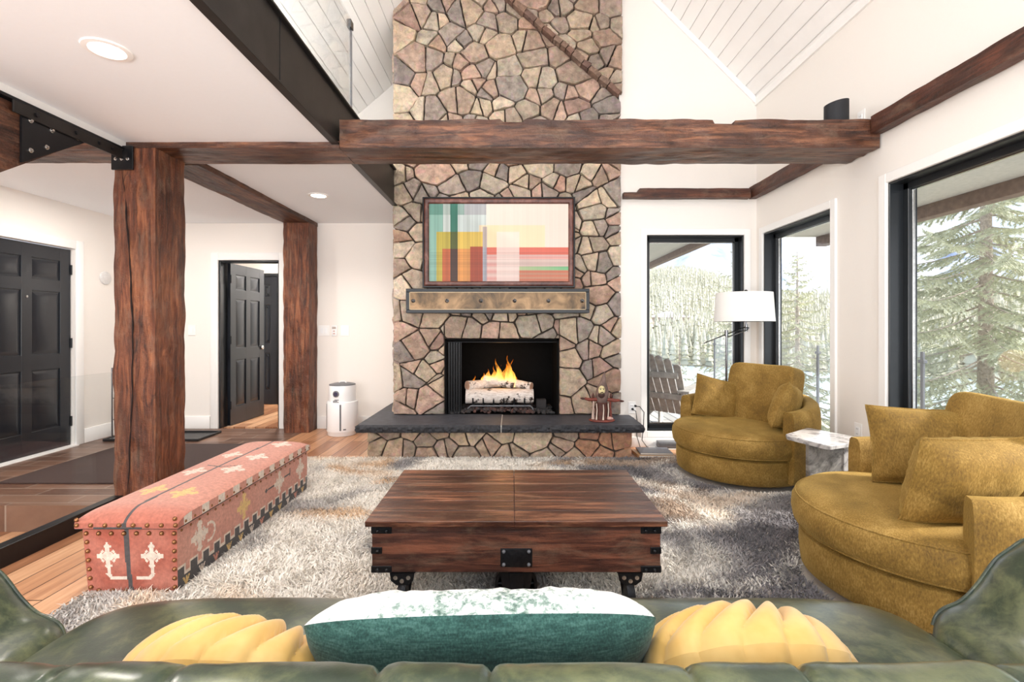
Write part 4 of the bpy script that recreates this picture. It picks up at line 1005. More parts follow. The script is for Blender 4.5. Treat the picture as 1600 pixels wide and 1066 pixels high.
def swivel_chair(label):
    e = empty('swivel_chair'); tag(e, label, 'armchair', 'mustard swivel chairs')
    build('swivel_plinth', MB().lathe([(.0, 0), (.34, 0), (.34, .03), (0, .03)], 40), M['black'], e, 40)
    build('base', MB().lathe([(0, .028), (.475, .028), (.492, .04), (.50, .12), (.498, .20), (.48, .212), (0, .213)], 64), M['velvet'], e, 50)
    prof = [(0, .212), (.46, .213), (.50, .222), (.525, .25), (.533, .295), (.53, .34), (.515, .368), (.49, .388), (.42, .400), (.25, .412), (0, .416)]
    mb = MB().lathe(prof, 72); mb.v = [(x, y, z+.006*nz(x*5, y*5, 3)*(z > .3)) for x, y, z in mb.v]
    s = build('seat_cushion', mb, M['velvet'], e, 60)
    for r, z in ((.514, .370), (.511, .232)): build('piping', seam_ring(r, z, .004), M['velvet'], s, 80)
    # arm and back shell : one upholstered band round the rear of the seat
    def shell(ri, ro, zt, a0, a1):
        mb = MB(); nu = 60; sec = []
        for k in range(28):
            an = 2*PI*k/28; cx, cz = math.cos(an), math.sin(an); q = (abs(cx)**5+abs(cz)**5)**(-1/5); sec.append((cx*q, cz*q))
        def fn(u, v):
            f = min(1, min(v, 1-v)*14); g = 1-(1-f)**2.2*.16
            a = lerp(a0, a1, v); cx, cz = sec[int(round(u*28)) % 28]
            top = zt(v); r = (ri+ro)/2+cx*(ro-ri)/2*g; z = (.05+top)/2+cz*(top-.05)/2*(.985+.015*f)
            return (r*math.cos(a), r*math.sin(a), z)
        mb.grid(28, nu, fn, cu=True)
        n = len(mb.v); mb.f += [tuple(range(27, -1, -1)), tuple(n-28+k for k in range(28))]; mb.c += [(1, 1, 1)]*2
        return mb
    tops = lambda v: .575+.07*math.sin(PI*v)**2
    build('arm_shell', shell(.435, .562, tops, math.radians(-12), math.radians(192)), M['velvet'], e, 50)
    bk = softbox(.60, .20, .50, .25, 8); 
    Mb = Matrix.Translation((0, .315, .615)) @ Matrix.Rotation(math.radians(-13), 4, 'X')
    bk.v = [tuple(Mb @ Vector((x, y+.10*(x/.33)**2*-.6, z))) for x, y, z in bk.v]
    c = build('back_cushion', bk, M['velvet'], e, 60)
    return e
def place(e, x, y, rz): e.location = (x, y, .03); e.rotation_euler = (0, 0, rz); return e
def scatter(x, y, z, w, h, t, rz, tilt, label, sd, roll=0):
    mb = pillow_mb(w, h, t, sd=sd); e = build('scatter_cushion', mb, M['velvet'], None, 70, org=(0, 0, 0)); tag(e, label, 'cushion', 'mustard scatter cushions')
    se = [(math.copysign(1, 1)*0, 0, 0)]
    pts = []; n = 22
    for (x0_, z0_), (x1_, z1_) in (((-1, -1), (1, -1)), ((1, -1), (1, 1)), ((1, 1), (-1, 1)), ((-1, 1), (-1, -1))):
        for i in range(n):
            q, s = lerp(x0_, x1_, i/n), lerp(z0_, z1_, i/n); pts.append((q*(1-.10*(1-s*s)*abs(q)**1.5*.55)*w/2, 0, s*(1-.10*(1-q*q)*abs(s)**1.5*.55)*h/2))
    pts.append(pts[0]); p = build('piping', MB().tube(pts, .005, 6, False), M['velvet'], e, 80)
    e.location = (x, y, z); e.rotation_euler = Euler((tilt, roll, rz), 'XYZ'); return e
A = place(swivel_chair('mustard velvet round swivel chair in the window corner beneath the white lamp'), 1.875, 3.97, math.radians(-64))
B = place(swivel_chair('mustard velvet round swivel chair nearest the green sofa, right of the coffee table'), 1.885, 2.20, math.radians(-105))
def on_chair(c, lx, ly, lz, w, h, t, rz, tilt, label, sd, roll=0):
    Mx = Matrix.Translation(c.location) @ Matrix.Rotation(c.rotation_euler.z, 4, 'Z'); p = Mx @ Vector((lx, ly, lz))
    return scatter(p.x, p.y, p.z, w, h, t, c.rotation_euler.z+rz, tilt, label, sd, roll)
on_chair(A, -.30, .06, .56, .38, .36, .17, math.radians(62), math.radians(-16), 'square mustard cushion leaning on the left arm of the corner chair, towards the fireplace', 1, math.radians(14))
on_chair(A, .33, .09, .575, .38, .36, .17, math.radians(-66), math.radians(-16), 'square mustard cushion on the right arm of the corner chair, above the marble table', 2, math.radians(-12))
on_chair(B, -.22, .10, .60, .46, .38, .19, math.radians(84), math.radians(-16), 'square mustard cushion leaning on the far arm of the chair nearest the sofa', 3)
on_chair(B, .27, .0, .575, .46, .38, .20, math.radians(-72), math.radians(-16), 'square mustard cushion on the near arm of the near chair, closest to the sofa', 4)

# ================================================================== marble side table
m_, nt, b = mat_new('grey_marble'); co = coords(nt)
w1 = noise_n(nt, co, 3.5, 8, .7, 1.6); w2 = noise_n(nt, co, 14, 6, .7, .8)
ad = N(nt, 'ShaderNodeMath', operation='MULTIPLY_ADD'); nt.links.new(w2, ad.inputs[0]); ad.inputs[1].default_value = .5; nt.links.new(w1, ad.inputs[2])
nt.links.new(ramp(nt, ad.outputs[0], [(.5, S(56, 54, 52)), (.68, S(110, 107, 104)), (.8, S(150, 146, 141)), (.95, S(96, 93, 90))]), b.inputs['Base Color']); setv(b, Roughness=.25); M['marble_grey'] = m_
m_, nt, b = mat_new('white_marble'); w1 = noise_n(nt, coords(nt), 4.5, 8, .68, 1.4)
nt.links.new(ramp(nt, w1, [(.36, S(212, 209, 206)), (.5, S(188, 184, 182)), (.56, S(126, 122, 123)), (.62, S(202, 199, 196))]), b.inputs['Base Color']); setv(b, Roughness=.15); M['marble_white'] = m_
sd_ = empty('side_table', (2.03, 3.13, 0)); tag(sd_, 'small marble side table with pale veined top between the two swivel chairs', 'side table')
sd_.rotation_euler.z = 0
q = [(1.80, 3.20), (2.10, 3.43), (2.27, 3.06), (1.90, 2.90)]; out_ = []
for i in range(4):
    p0, p1, p2 = Vector(q[i-1]), Vector(q[i]), Vector(q[(i+1) % 4]); a0 = p1+(p0-p1).normalized()*.035; a1 = p1+(p2-p1).normalized()*.035
    for t in np.linspace(0, 1, 5): out_.append(tuple((1-t)**2*a0+2*t*(1-t)*p1+t*t*a1))
cx_ = sum(p[0] for p in out_)/len(out_); cy_ = sum(p[1] for p in out_)/len(out_)
tm = MB(); out_ = out_[::-1] if sum((out_[i][0]*out_[(i+1) % 20][1]-out_[(i+1) % 20][0]*out_[i][1]) for i in range(20)) < 0 else out_
tm.prism(out_, lambda u, v: (cx_+(u-cx_)*.975, cy_+(v-cy_)*.975, .478), lambda u, v: (u, v, .500)); tm.prism(out_, lambda u, v: (u, v, .500), lambda u, v: (cx_+(u-cx_)*.985, cy_+(v-cy_)*.985, .506))
build('tabletop', tm, M['marble_white'], sd_, 35)
build('slab_leg', MB().rbox((1.885, 3.065, .002), (2.12, 3.105, .478), .004, 1), M['marble_grey'], sd_, 30)
build('slab_leg', MB().rbox((2.10, 3.06, .002), (2.135, 3.30, .478), .004, 1), M['marble_white'], sd_, 30)

# ================================================================== floor lamp
lp = empty('floor_lamp', (2.05, 4.62, 0)); tag(lp, 'dark chrome swing-arm floor lamp with white drum shade behind the corner chair', 'floor lamp')
build('base', MB().lathe([(0, 0), (.14, 0), (.14, .012), (.13, .02), (.02, .026), (0, .026)], 36, Matrix.Translation((2.05, 4.62, .001))), M['chrome'], lp, 40)
build('pole', MB().cyl((2.05, 4.62, .02), (2.05, 4.62, 1.185), .011, n=14).cyl((2.05, 4.62, 1.13), (2.05, 4.62, 1.19), .017, n=14), M['chrome'], lp, 40)
build('swing_arm', MB().tube([(1.83, 4.60, 1.065), (2.05, 4.62, 1.15), (2.25, 4.62, 1.225)], .006, 8).tube([(2.06, 4.605, 1.125), (2.25, 4.605, 1.195)], .006, 8), M['chrome'], lp, 40)
build('joint', MB().cyl((2.24, 4.62, 1.175), (2.24, 4.62, 1.245), .014, n=12).cyl((2.24, 4.58, 1.21), (2.24, 4.64, 1.21), .009, n=10), M['chrome'], lp, 40)
build('stem', MB().cyl((2.235, 4.615, 1.24), (2.235, 4.615, 1.57), .008, n=12).lathe([(.0, 0), (.012, .0), (.016, .012), (.008, .02), (0, .022)], 12, Matrix.Translation((2.235, 4.615, 1.555))), M['chrome'], lp, 40)
sh_ = MB(); R0, R1, z0, z1 = .268, .25, 1.272, 1.545
Ms = Matrix.Translation((2.215, 4.615, 0)); sh_.lathe([(R0, z0), (R1, z1), (R1-.004, z1), (R0-.004, z0), (R0, z0)], 56, Ms)
sh_o = build('shade', sh_, M['shade'], lp, 50)
build('shade_ring', MB().cyl((1.97, 4.615, 1.52), (2.46, 4.615, 1.52), .003, n=6).cyl((2.215, 4.37, 1.52), (2.215, 4.86, 1.52), .003, n=6), M['chrome'], sh_o, 40)

# ================================================================== air purifier
ap = empty('air_purifier', (-1.93, 5.5, 0)); tag(ap, 'white two-tier cylindrical air purifier on the floor left of the hearth', 'air purifier')
Ma = Matrix.Translation((-1.93, 5.5, 0))
build('lower_body', MB().lathe([(0, .002), (.152, .002), (.158, .01), (.158, .035), (.166, .045), (.17, .06), (.17, .36), (.164, .378), (.14, .382), (0, .382)], 56, Ma), M['plastic'], ap, 40)
build('upper_body', MB().lathe([(.146, .378), (.146, .555), (.143, .565), (0, .567)], 56, Ma), M['plastic'], ap, 40)
build('air_grille', MB().lathe([(.144, .562), (.142, .572), (.09, .585), (0, .588)], 48, Ma), M['greyplastic'], ap, 40)
build('handle', MB().tube([(-1.97, 5.5, .580), (-1.95, 5.49, .602), (-1.90, 5.49, .602), (-1.88, 5.5, .580)], .006, 8), M['plastic'], ap, 50)
for a in (-146, -78):
    k = MB().grid(4, 10, lambda u, v: (.171*math.cos(math.radians(a+(u-.5)*6)), .171*math.sin(math.radians(a+(u-.5)*6)), .07+.29*v), Ma); build('intake_slot', k, M['greyplastic'], ap, 60)
ya = 5.5-.147
a_ = math.radians(-98); cxp, cyp = -1.93+.147*math.cos(a_), 5.5+.147*math.sin(a_)
Mp = Matrix.Translation((cxp, cyp, .475)) @ Matrix.Rotation(a_+PI/2, 4, 'Z') @ Matrix.Rotation(PI/2, 4, 'X')
build('dial', MB().lathe([(.036, 0), (.036, .006), (.030, .009), (0, .009)], 28, Mp), M['greyplastic'], ap, 40)
build('dial_lens', MB().lathe([(.024, .009), (.022, .011), (0, .011)], 24, Mp), simple('violet_lens', S(62, 58, 84), .2), ap, 40)
k = MB()
for i in range(4):
    for j in range(4):
        if (i*3+j*5) % 7 != 0: k.rbox((-.034+.0175*i, -.058+.0125*-j-.012, -.001), (-.034+.0175*i+.014, -.058+.0125*-j-.003, .004), .001, 1, Mp)
build('button_panel', k, M['greyplastic'], ap, 30)
build('lower_badge', MB().grid(6, 2, lambda u, v: (.1715*math.cos(math.radians(-68+u*10)), .1715*math.sin(math.radians(-68+u*10)), .075+.014*v), Ma), M['greyplastic'], ap, 60)
build('power_cord', MB().tube([(-1.78, 5.55, .05), (-1.74, 5.52, .03), (-1.69, 5.5, .07), (-1.63, 5.52, .17), (-1.60, 5.52, .20), (-1.585, 5.53, .18), (-1.62, 5.55, .10), (-1.70, 5.6, .02), (-1.76, 5.7, .012), (-1.80, 5.76, .012)], .005, 8), M['rubber'], ap, 60)

# ================================================================== carved figure on the hearth
fg = empty('carved_figure', (.85, 4.57, .33)); tag(fg, 'carved wooden hooded figure with bearded pale face and outstretched arms on the hearth', 'figurine')
wood_d = simple('dark_carved_wood', S(84, 44, 34), .6, bumpy=.4, bscale=25, var=.2); wood_r = simple('red_brown_wood', S(128, 60, 46), .55, bumpy=.3, bscale=30, var=.2); grey_w = simple('weathered_hood', S(120, 98, 90), .8, bumpy=.5, bscale=22, var=.25); pale = simple('painted_face', S(226, 212, 160), .6)
Mg = Matrix.Translation((.85, 4.57, .33))
build('base', MB().lathe([(0, .001), (.115, .001), (.122, .008), (.118, .018), (0, .02)], 36, Mg @ Matrix.Diagonal((1, .72, 1, 1))), wood_r, fg, 40)
rb = MB()
def robe(u, v):
    an = 2*PI*u; r = lerp(.064, .058, v)*(1+.06*math.cos(an*6)+.02*nz(u*9, v*4)); return (r*math.cos(an), r*.75*math.sin(an), .018+.155*v)
rb.grid(40, 14, robe, Mg, cu=True); rb.cyl((0, 0, .165), (0, 0, .178), .056, .046, 24, M=Mg); build('robe', rb, wood_d, fg, 50)
for x in (-.056, .004, .052):
    build('robe_hem', MB().tube([(x, -.046+abs(x)*.25, .172), (x+.004, -.05+abs(x)*.25, .11), (x, -.052+abs(x)*.25, .055), (x-.002, -.054+abs(x)*.25, .02)], [.004, .005, .006, .009], 8, M=Mg), simple('cream_hem', S(222, 206, 190), .7), fg, 50)
hd = MB()
def hood(u, v):
    an = 2*PI*u; r = .058*math.sin(PI*(.28+.72*(1-v))*.62+.28)**1.0; r = (.040+.024*math.sin(PI*min(1, v*1.5)))*(1-v**3.2); lean = .028*v*v
    return (r*math.cos(an)+lean, r*.85*math.sin(an)+.006, .155+.315*v)
hd.grid(32, 26, hood, Mg, cu=True); hd.f.append(tuple(len(hd.v)-32+i for i in range(32))); hd.c.append((1, 1, 1)); build('hood', hd, grey_w, fg, 60)
build('face', MB().sphere((-.008, -.036, .295), (.032, .022, .044), 20, 14, Mg), pale, fg, 60)
for x in (-.021, .006):
    build('eye', MB().sphere((x, -.0545, .306), (.007, .004, .0045), 10, 6, Mg), M['blackplastic'], fg, 60); build('brow', MB().tube([(x-.010, -.054, .314), (x, -.057, .318), (x+.010, -.055, .315)], .0025, 6, M=Mg), wood_d, fg, 60)
build('nose', MB().tube([(-.008, -.055, .305), (-.008, -.064, .286), (-.008, -.056, .282)], [.004, .006, .004], 8, M=Mg), pale, fg, 60)
def beard(u, v): an = PI+PI*u; r = .036*math.sin(PI*(.18+.8*v)); return (-.008+r*math.cos(an)*1.0, -.026+r*.85*math.sin(an), .280-.075*v)
build('beard', MB().grid(18, 14, beard, Mg), simple('dark_beard', S(66, 42, 36), .8, bumpy=.5, bscale=40), fg, 60)
build('moustache', MB().tube([(-.026, -.05, .270), (-.008, -.060, .278), (.010, -.05, .270)], [.003, .005, .003], 8, M=Mg), simple('dark_moustache', S(70, 44, 36), .8), fg, 60)
for sgn in (-1, 1):
    build('arm', MB().tube([(sgn*.045, 0, .205), (sgn*.12, -.01, .200-.004*sgn), (sgn*.165, -.012, .215-.018*(sgn > 0))], [.018, .016, .012], 12, M=Mg), wood_r, fg, 50)
    build('hand', MB().tube([(sgn*.160, -.012, .213-.018*(sgn > 0)), (sgn*.185, -.014, .214-.024*(sgn > 0)), (sgn*.205, -.014, .219-.03*(sgn > 0))], [.009, .011, .005], 10, M=Mg), wood_d, fg, 50)
    build('flame_ornament', MB().lathe([(.002, 0), (.013, .012), (.014, .022), (.007, .042), (0, .058)], 14, Mg @ Matrix.Translation((sgn*.085-.0, -.008, .214))), wood_d, fg, 60)
    build('side_post', MB().tube([(sgn*.082, .0, .018), (sgn*.084, 0, .09), (sgn*.078, 0, .13), (sgn*.08, -.002, .19)], [.017, .010, .008, .010], 10, M=Mg), simple('pale_carving', S(196, 170, 156), .7) if sgn < 0 else wood_r, fg, 50)
build('carved_rose', MB().sphere((.062, -.045, .034), (.024, .018, .016), 12, 8, Mg).sphere((.085, -.035, .03), (.016, .014, .012), 12, 8, Mg), simple('pink_carving', S(206, 164, 152), .7), fg, 60)

# ================================================================== speaker on the beam
sp_ = empty('speaker', (2.245, 3.345, 2.615)); tag(sp_, 'black cylindrical speaker with slanted top standing on the beam end', 'speaker')
def spk(u, v): an = 2*PI*u; x, y = .074*math.cos(an), .074*math.sin(an); return (2.245+x, 3.345+y, 2.622+(.146+.013*x/.074)*v)
k = MB().grid(40, 10, spk, cu=True); k.f.append(tuple(range(39, -1, -1))); k.c.append((1, 1, 1)); build('body', k, simple('speaker_cloth', S(28, 29, 33), .7, bumpy=.3, bscale=300), sp_, 50)
k = MB().grid(40, 6, lambda u, v: (2.245+.074*(1-v)*math.cos(2*PI*u), 3.345+.074*(1-v)*math.sin(2*PI*u), 2.768+.013*(1-v)*math.cos(2*PI*u)-.004*math.sin(PI*v)), cu=True); build('top_panel', k, M['blackplastic'], sp_, 50)
build('power_cord', MB().tube([(2.316, 3.36, 2.68), (2.36, 3.41, 2.685), (2.40, 3.42, 2.67), (2.43, 3.435, 2.66), (2.455, 3.44, 2.672), (2.478, 3.44, 2.682)], .004, 8), M['rubber'], sp_, 60)
build('plug', MB().tube([(2.458, 3.44, 2.676), (2.474, 3.44, 2.681)], .010, 10), M['blackplastic'], sp_, 50)

# ================================================================== entry : mat, boot tray and hook stand
tag(build('doormat', MB().rbox((-4.0, 3.75, .001), (-2.46, 5.0, .012), .004, 1), M['mat'], None, 30), 'dark brown flat doormat on the entry floor behind the thick post', 'doormat')
bt = empty('boot_tray', (-3.95, 5.35, 0)); tag(bt, 'black boot tray on the entry floor, partly hidden behind the thick post', 'boot tray')
build('tray', MB().rbox((-4.35, 5.15, .001), (-3.35, 5.55, .010), .003, 1), M['blackplastic'], bt, 30)
k = MB()
for lo, hi in (((-4.36, 5.14), (-3.34, 5.155)), ((-4.36, 5.545), (-3.34, 5.56)), ((-4.36, 5.155), (-4.345, 5.545)), ((-3.355, 5.155), (-3.34, 5.545))): k.rbox((lo[0], lo[1], .002), (hi[0], hi[1], .028), .004, 1)
build('rim', k, M['blackplastic'], bt, 30)
hs = empty('hook_stand', (-4.32, 5.22, .0)); tag(hs, 'thin metal rod stand with small hooks by the left wall, beside the thick post', 'stand')
build('rod', MB().cyl((-4.32, 5.22, .011), (-4.32, 5.22, .78), .008, n=10).cyl((-4.32, 5.22, .011), (-4.32, 5.22, .02), .06, n=20), M['chrome'], hs, 40)
for z in (.72, .45, .22): build('hook', MB().tube([(-4.32, 5.22, z), (-4.27, 5.21, z), (-4.25, 5.21, z+.02)], .005, 8), M['chrome'], hs, 50)

# ================================================================== right of the hearth: vent, magazines, cords
vt = empty('floor_vent', (1.62, 4.80, 0)); tag(vt, 'dark slatted floor register under the low window beside the hearth', 'vent')
build('frame', MB().rbox((1.38, 4.79, .001), (1.90, 4.90, .012), .003, 1), M['white'], vt, 30)
build('louvre', MB().rbox((1.44, 4.80, .012), (1.86, 4.815, .014), .001, 1).rbox((1.44, 4.825, .012), (1.86, 4.84, .014), .001, 1).rbox((1.44, 4.85, .012), (1.86, 4.865, .014), .001, 1), M['greyplastic'], vt, 30)
def book(x, y, z, w, d, h, rz, colr, label, pages=True):
    e = empty('magazine', (0, 0, 0)); tag(e, label, 'magazine', 'magazines by the window')
    cm = simple('cover', colr, .35, var=.1); build('cover', MB().rbox((-w/2, -d/2, h-.002), (w/2, d/2, h), .0008, 1).rbox((-w/2, -d/2, 0), (w/2, d/2, .002), .0008, 1).rbox((-w/2-.002, -d/2, 0), (-w/2+.001, d/2, h), .0008, 1), cm, e, 30)
    build('pages', MB().box((-w/2+.001, -d/2+.003, .002), (w/2-.003, d/2-.003, h-.002)), simple('paper', S(236, 228, 214), .8, bumpy=.3, bscale=300), e, 30)
    e.location = (x, y, z); e.rotation_euler.z = rz
book(1.345, 4.62, .0015, .34, .24, .022, .06, S(206, 160, 110), 'tan-covered magazine at the bottom of the small stack by the hearth')
book(1.36, 4.625, .0245, .30, .22, .016, -.05, S(110, 112, 122), 'grey magazine on top of the small stack by the hearth')
bx_ = build('media_box', MB().rbox((1.46, 4.79, .0155), (1.68, 4.895, .075), .006).box((1.472, 4.786, .027), (1.668, 4.792, .033)).box((1.472, 4.786, .041), (1.668, 4.792, .047)).box((1.472, 4.786, .055), (1.668, 4.792, .061)), M['greyplastic'], None, 30)
tag(bx_, 'small grey ribbed box on the floor under the low window', 'box')
for i, (z, pts, lb) in enumerate(((.418, [(1.255, 4.895, .418), (1.29, 4.88, .415), (1.33, 4.87, .36), (1.325, 4.87, .22), (1.31, 4.87, .08), (1.36, 4.86, .008), (1.40, 4.84, .008)], 'black cord with plug bowing out from the outlet right of the hearth'), (.385, [(1.225, 4.895, .382), (1.25, 4.88, .37), (1.262, 4.88, .28), (1.26, 4.88, .12), (1.29, 4.86, .006), (1.36, 4.80, .006)], 'shorter black cord hanging straight down from the outlet right of the hearth'))):
    e = empty('power_cord', (1.24, 4.9, 0)); tag(e, lb, 'cord'); build('cable', MB().tube([Vector(p) for p in pts], .004, 8), M['rubber'], e, 60); build('plug', MB().tube([(pts[0][0]-.004, 4.912, z), (pts[0][0], 4.895, z)], .011, 10), M['blackplastic'], e, 50)
# ================================================================== green leather sofa
m_, nt, b = mat_new('green_leather'); co = coords(nt)
n1 = noise_n(nt, co, 4, 6, .65, .6); n2 = noise_n(nt, co, 24, 5, .7, .5); n3 = noise_n(nt, co, 260, 2, .5)
ad = N(nt, 'ShaderNodeMath', operation='MULTIPLY_ADD'); nt.links.new(n2, ad.inputs[0]); ad.inputs[1].default_value = .6; nt.links.new(n1, ad.inputs[2])
nt.links.new(ramp(nt, ad.outputs[0], [(.5, S(32, 45, 37)), (.74, S(56, 69, 52)), (.95, S(104, 110, 78))]), b.inputs['Base Color']); setv(b, Roughness=.31); b.inputs['Coat Weight'].default_value = .45; b.inputs['Coat Roughness'].default_value = .22
bump(nt, b, n3, .12, .002); M['leather'] = m_
so = empty('sofa', (0, .95, 0)); tag(so, 'tufted dark green leather sofa in the foreground seen from behind its back', 'sofa')
def crv(P, t):
    n = len(P)-1; x = min(t, .99999)*n; i = int(x); f = x-i
    p0, p1, p2, p3 = [Vector(P[max(0, min(n, k))]) for k in (i-1, i, i+1, i+2)]
    return .5*((2*p1)+(-p0+p2)*f+(2*p0-5*p1+4*p2-p3)*f*f+(-p0+3*p1-3*p2+p3)*f**3)
# back: profile in (y, z) from the seat up over the roll and down behind
BP = [(.80, .40), (.765, .52), (.73, .60), (.71, .66), (.690, .722), (.645, .772), (.585, .772), (.545, .725), (.54, .66), (.56, .58), (.565, .4), (.565, .12)]
def fold(x):                                          # tuft folds running over the roll
    d = (x/.205) % 1.0; d = min(d, 1-d)*.205; return d
def backf(u, v):
    x = lerp(-1.44, 1.44, u); p = crv(BP, v); q = crv(BP, min(1, v+.01))-crv(BP, max(0, v-.01)); nrm = Vector((-q.y, q.x)).normalized()*-1
    i = int(math.floor(x/.205+.5)); bend = .03*math.sin((v-.2)*5)*(-1)**i
    d = fold(x+bend); roll = sstep(v, .12, .28)*(1-sstep(v, .62, .8))
    h = -.008*math.exp(-(d/.005)**2)*roll-.0025*math.exp(-(d/.03)**2)*roll
    h += .004*nz(x*9, v*9, 3)*roll+.004*nz(x*30, v*5, 8)*math.exp(-(d/.05)**2)*roll
    for bz, off, am in ((.24, 0, .008), (.10, .5, .022)):
        dx = ((x/.205+off+.5) % 1-.5)*.205; r2 = (dx**2+((v-bz)*1.1)**2); h -= am*math.exp(-r2/.0009)
    e = min(1, min(u, 1-u)*40); p = Vector((lerp(.64, p.x, .55+.45*e), p.y))
    return (x, p.x+nrm.x*h, p.y+nrm.y*h)
build('backrest', MB().grid(520, 72, backf), M['leather'], so, 80)
bt_ = MB()
for i in range(-6, 7):
    x = i*.205; p = Vector(backf((x+1.44)/2.88, .26)); bt_.sphere((x, p.y+.004, p.z), (.011, .007, .011), 10, 6)
AP = [(-.02, .36), (-.005, .435), (.03, .472), (.095, .495), (.15, .54), (.20, .605), (.25, .655), (.30, .695), (.35, .70), (.39, .66), (.395, .60), (.36, .54), (.335, .46), (.33, .30), (.33, .10)]
def arm(sgn, x0=1.085, zs=1.0):
    mb = MB(); y0, y1 = .60, 1.27
    def fn(u, v):
        p = crv(AP, u); f = min(1, (1-v)*9); f = 1-(1-f)**2*.18; c = Vector((.20, .42)); p = c+(p-c)*f
        q = crv(AP, min(1, u+.01))-crv(AP, max(0, u-.01)); nrm = Vector((-q.y, q.x)).normalized()
        y = lerp(y0, y1+.03*math.sin(PI*min(1, u*1.4)), v); h = 0
        roll = sstep(u, .1, .3)*(1-sstep(u, .62, .8))
        for cy, cu in ((.78, .33), (.98, .33), (.88, .2), (1.08, .2), (.90, .48), (1.10, .46)):
            r2 = ((y-cy))**2+((u-cu)*1.0)**2; h += -.028*math.exp(-r2/.0016)
        d = ((y-.88)/.2) % 1; d = min(d, 1-d)*.2; h += -.010*math.exp(-(d/.015)**2)*roll*(y < 1.15)
        h += .005*nz(y*14, u*14, 4)*roll
        return (sgn*(x0+p.x+nrm.x*h), y, (p.y+nrm.y*h)*zs)
    mb.grid(90, 90, fn, flip=sgn > 0)
    cap = [fn(i/90, 1) for i in range(91)]; cen = (sgn*(x0+.20), y1+.02, .40); n = len(cap)
    mb.add(cap+[cen], [((i, i+1, n) if sgn < 0 else (i+1, i, n)) for i in range(n-1)])
    build('armrest', mb, M['leather'], so, 70)
    build('welt', MB().tube([Vector(p)+Vector((0, .002, 0)) for p in cap[6:80]], .005, 6), M['leather'], so, 80)
arm(-1, 1.155, .935); arm(1)
for a, b_ in ((-1.17, -.02), (-.014, 1.10)):
    k = softbox(b_-a, .72, .20, .0, 5.5, 26); cx, cy = (a+b_)/2, 1.055
    k.v = [(x+cx, y+cy, z+.355+(.030*max(0, 1-(x/((b_-a)/2))**2)*max(0, 1-(y/.36)**2) if z > 0 else 0)+.004*nz(x*6+a, y*6, 2)) for x, y, z in k.v]
    c = build('seat_cushion', k, M['leather'], so, 60)
build('base_frame', MB().rbox((-1.45, .60, .09), (1.40, 1.36, .27), .02), M['leather'], so, 40)
for x in (-1.3, 1.3):
    for y in (.66, 1.29): build('foot', MB().lathe([(.02, .002), (.03, .01), (.034, .05), (.028, .09)], 16, Matrix.Translation((x, y, 0))), M['black'], so, 50)

# ---- cushions on the sofa
def seam_mix(name, front, back, extra=None):
    m, nt, b = mat_new(name); g = N(nt, 'ShaderNodeTexCoord'); sp = N(nt, 'ShaderNodeSeparateXYZ'); nt.links.new(g.outputs['Object'], sp.inputs[0]); return m, nt, b, sp
# long lumbar pillow: teal back, white snowy-forest front
W_, H_, T_ = .672, .36, .16
lumb = empty('lumbar_pillow', (.0, .0, 0)); tag(lumb, 'long teal pillow with white snowy-forest front, in the middle of the sofa', 'pillow')
m_, nt, b = mat_new('teal_linen'); n1 = noise_n(nt, coords(nt, (300, 300, 30)), 1.0, 2); n2 = noise_n(nt, coords(nt, (30, 30, 300)), 1.0, 2); n3 = noise_n(nt, coords(nt), 7, 4, .6)
ad = N(nt, 'ShaderNodeMath', operation='ADD'); nt.links.new(n1, ad.inputs[0]); nt.links.new(n2, ad.inputs[1]); a2 = N(nt, 'ShaderNodeMath', operation='MULTIPLY_ADD'); nt.links.new(n3, a2.inputs[0]); a2.inputs[1].default_value = .6; nt.links.new(ad.outputs[0], a2.inputs[2])
hv = N(nt, 'ShaderNodeMath', operation='MULTIPLY'); nt.links.new(a2.outputs[0], hv.inputs[0]); hv.inputs[1].default_value = .5
nt.links.new(ramp(nt, hv.outputs[0], [(.5, S(30, 66, 61)), (.65, S(50, 92, 84)), (.8, S(80, 120, 112))]), b.inputs['Base Color']); setv(b, Roughness=.9); b.inputs['Sheen Weight'].default_value = .2; bump(nt, b, ad.outputs[0], .15, .001)
teal = m_
m_, nt, b = mat_new('snowy_forest_print'); n1 = noise_n(nt, coords(nt, (46, 46, 16)), 1.6, 6, .7, .3); n2 = noise_n(nt, coords(nt), 5, 3, .6); sp = N(nt, 'ShaderNodeMath', operation='MULTIPLY'); nt.links.new(n1, sp.inputs[0]); nt.links.new(n2, sp.inputs[1])
nt.links.new(ramp(nt, sp.outputs[0], [(.14, S(246, 247, 246)), (.23, S(240, 242, 240)), (.28, S(160, 178, 170)), (.36, S(70, 100, 88))]), b.inputs['Base Color']); setv(b, Roughness=.85); snow = m_
def half(sgn, seed):
    mb = MB(); 
    def fn(u, v):
        x, z = u*2-1, v*2-1; k = (1-abs(x)**7)*(1-abs(z)**2.2); y = sgn*T_/2*max(0, k)**.6*(1.0 if sgn < 0 else 1.15)
        px = x*(1-.07*(1-z*z)*abs(x)); pz = z*(1-.10*(1-x**2*1.0)*abs(z)*-.6)-.06*abs(x)**3*(z > 0)
        y += sgn*(.008*nz(x*5+seed, z*3, 2)+.012*nz(x*9+seed, z*1.5, 5))*k
        q = 1-.05*x*x*z*z-.03*(x*z)**8; return (px*W_/2*q, y, pz*H_/2*(1-.05*abs(x)**6*z*z))
    return mb.grid(60, 36, fn, flip=sgn > 0)
build('back_panel', half(-1, 1), teal, lumb, 80); build('front_panel', half(1, 2), snow, lumb, 80)
lumb.location = (-.055, .955, .578); lumb.rotation_euler = Euler((math.radians(40), math.radians(-.8), math.radians(1)), 'XYZ')
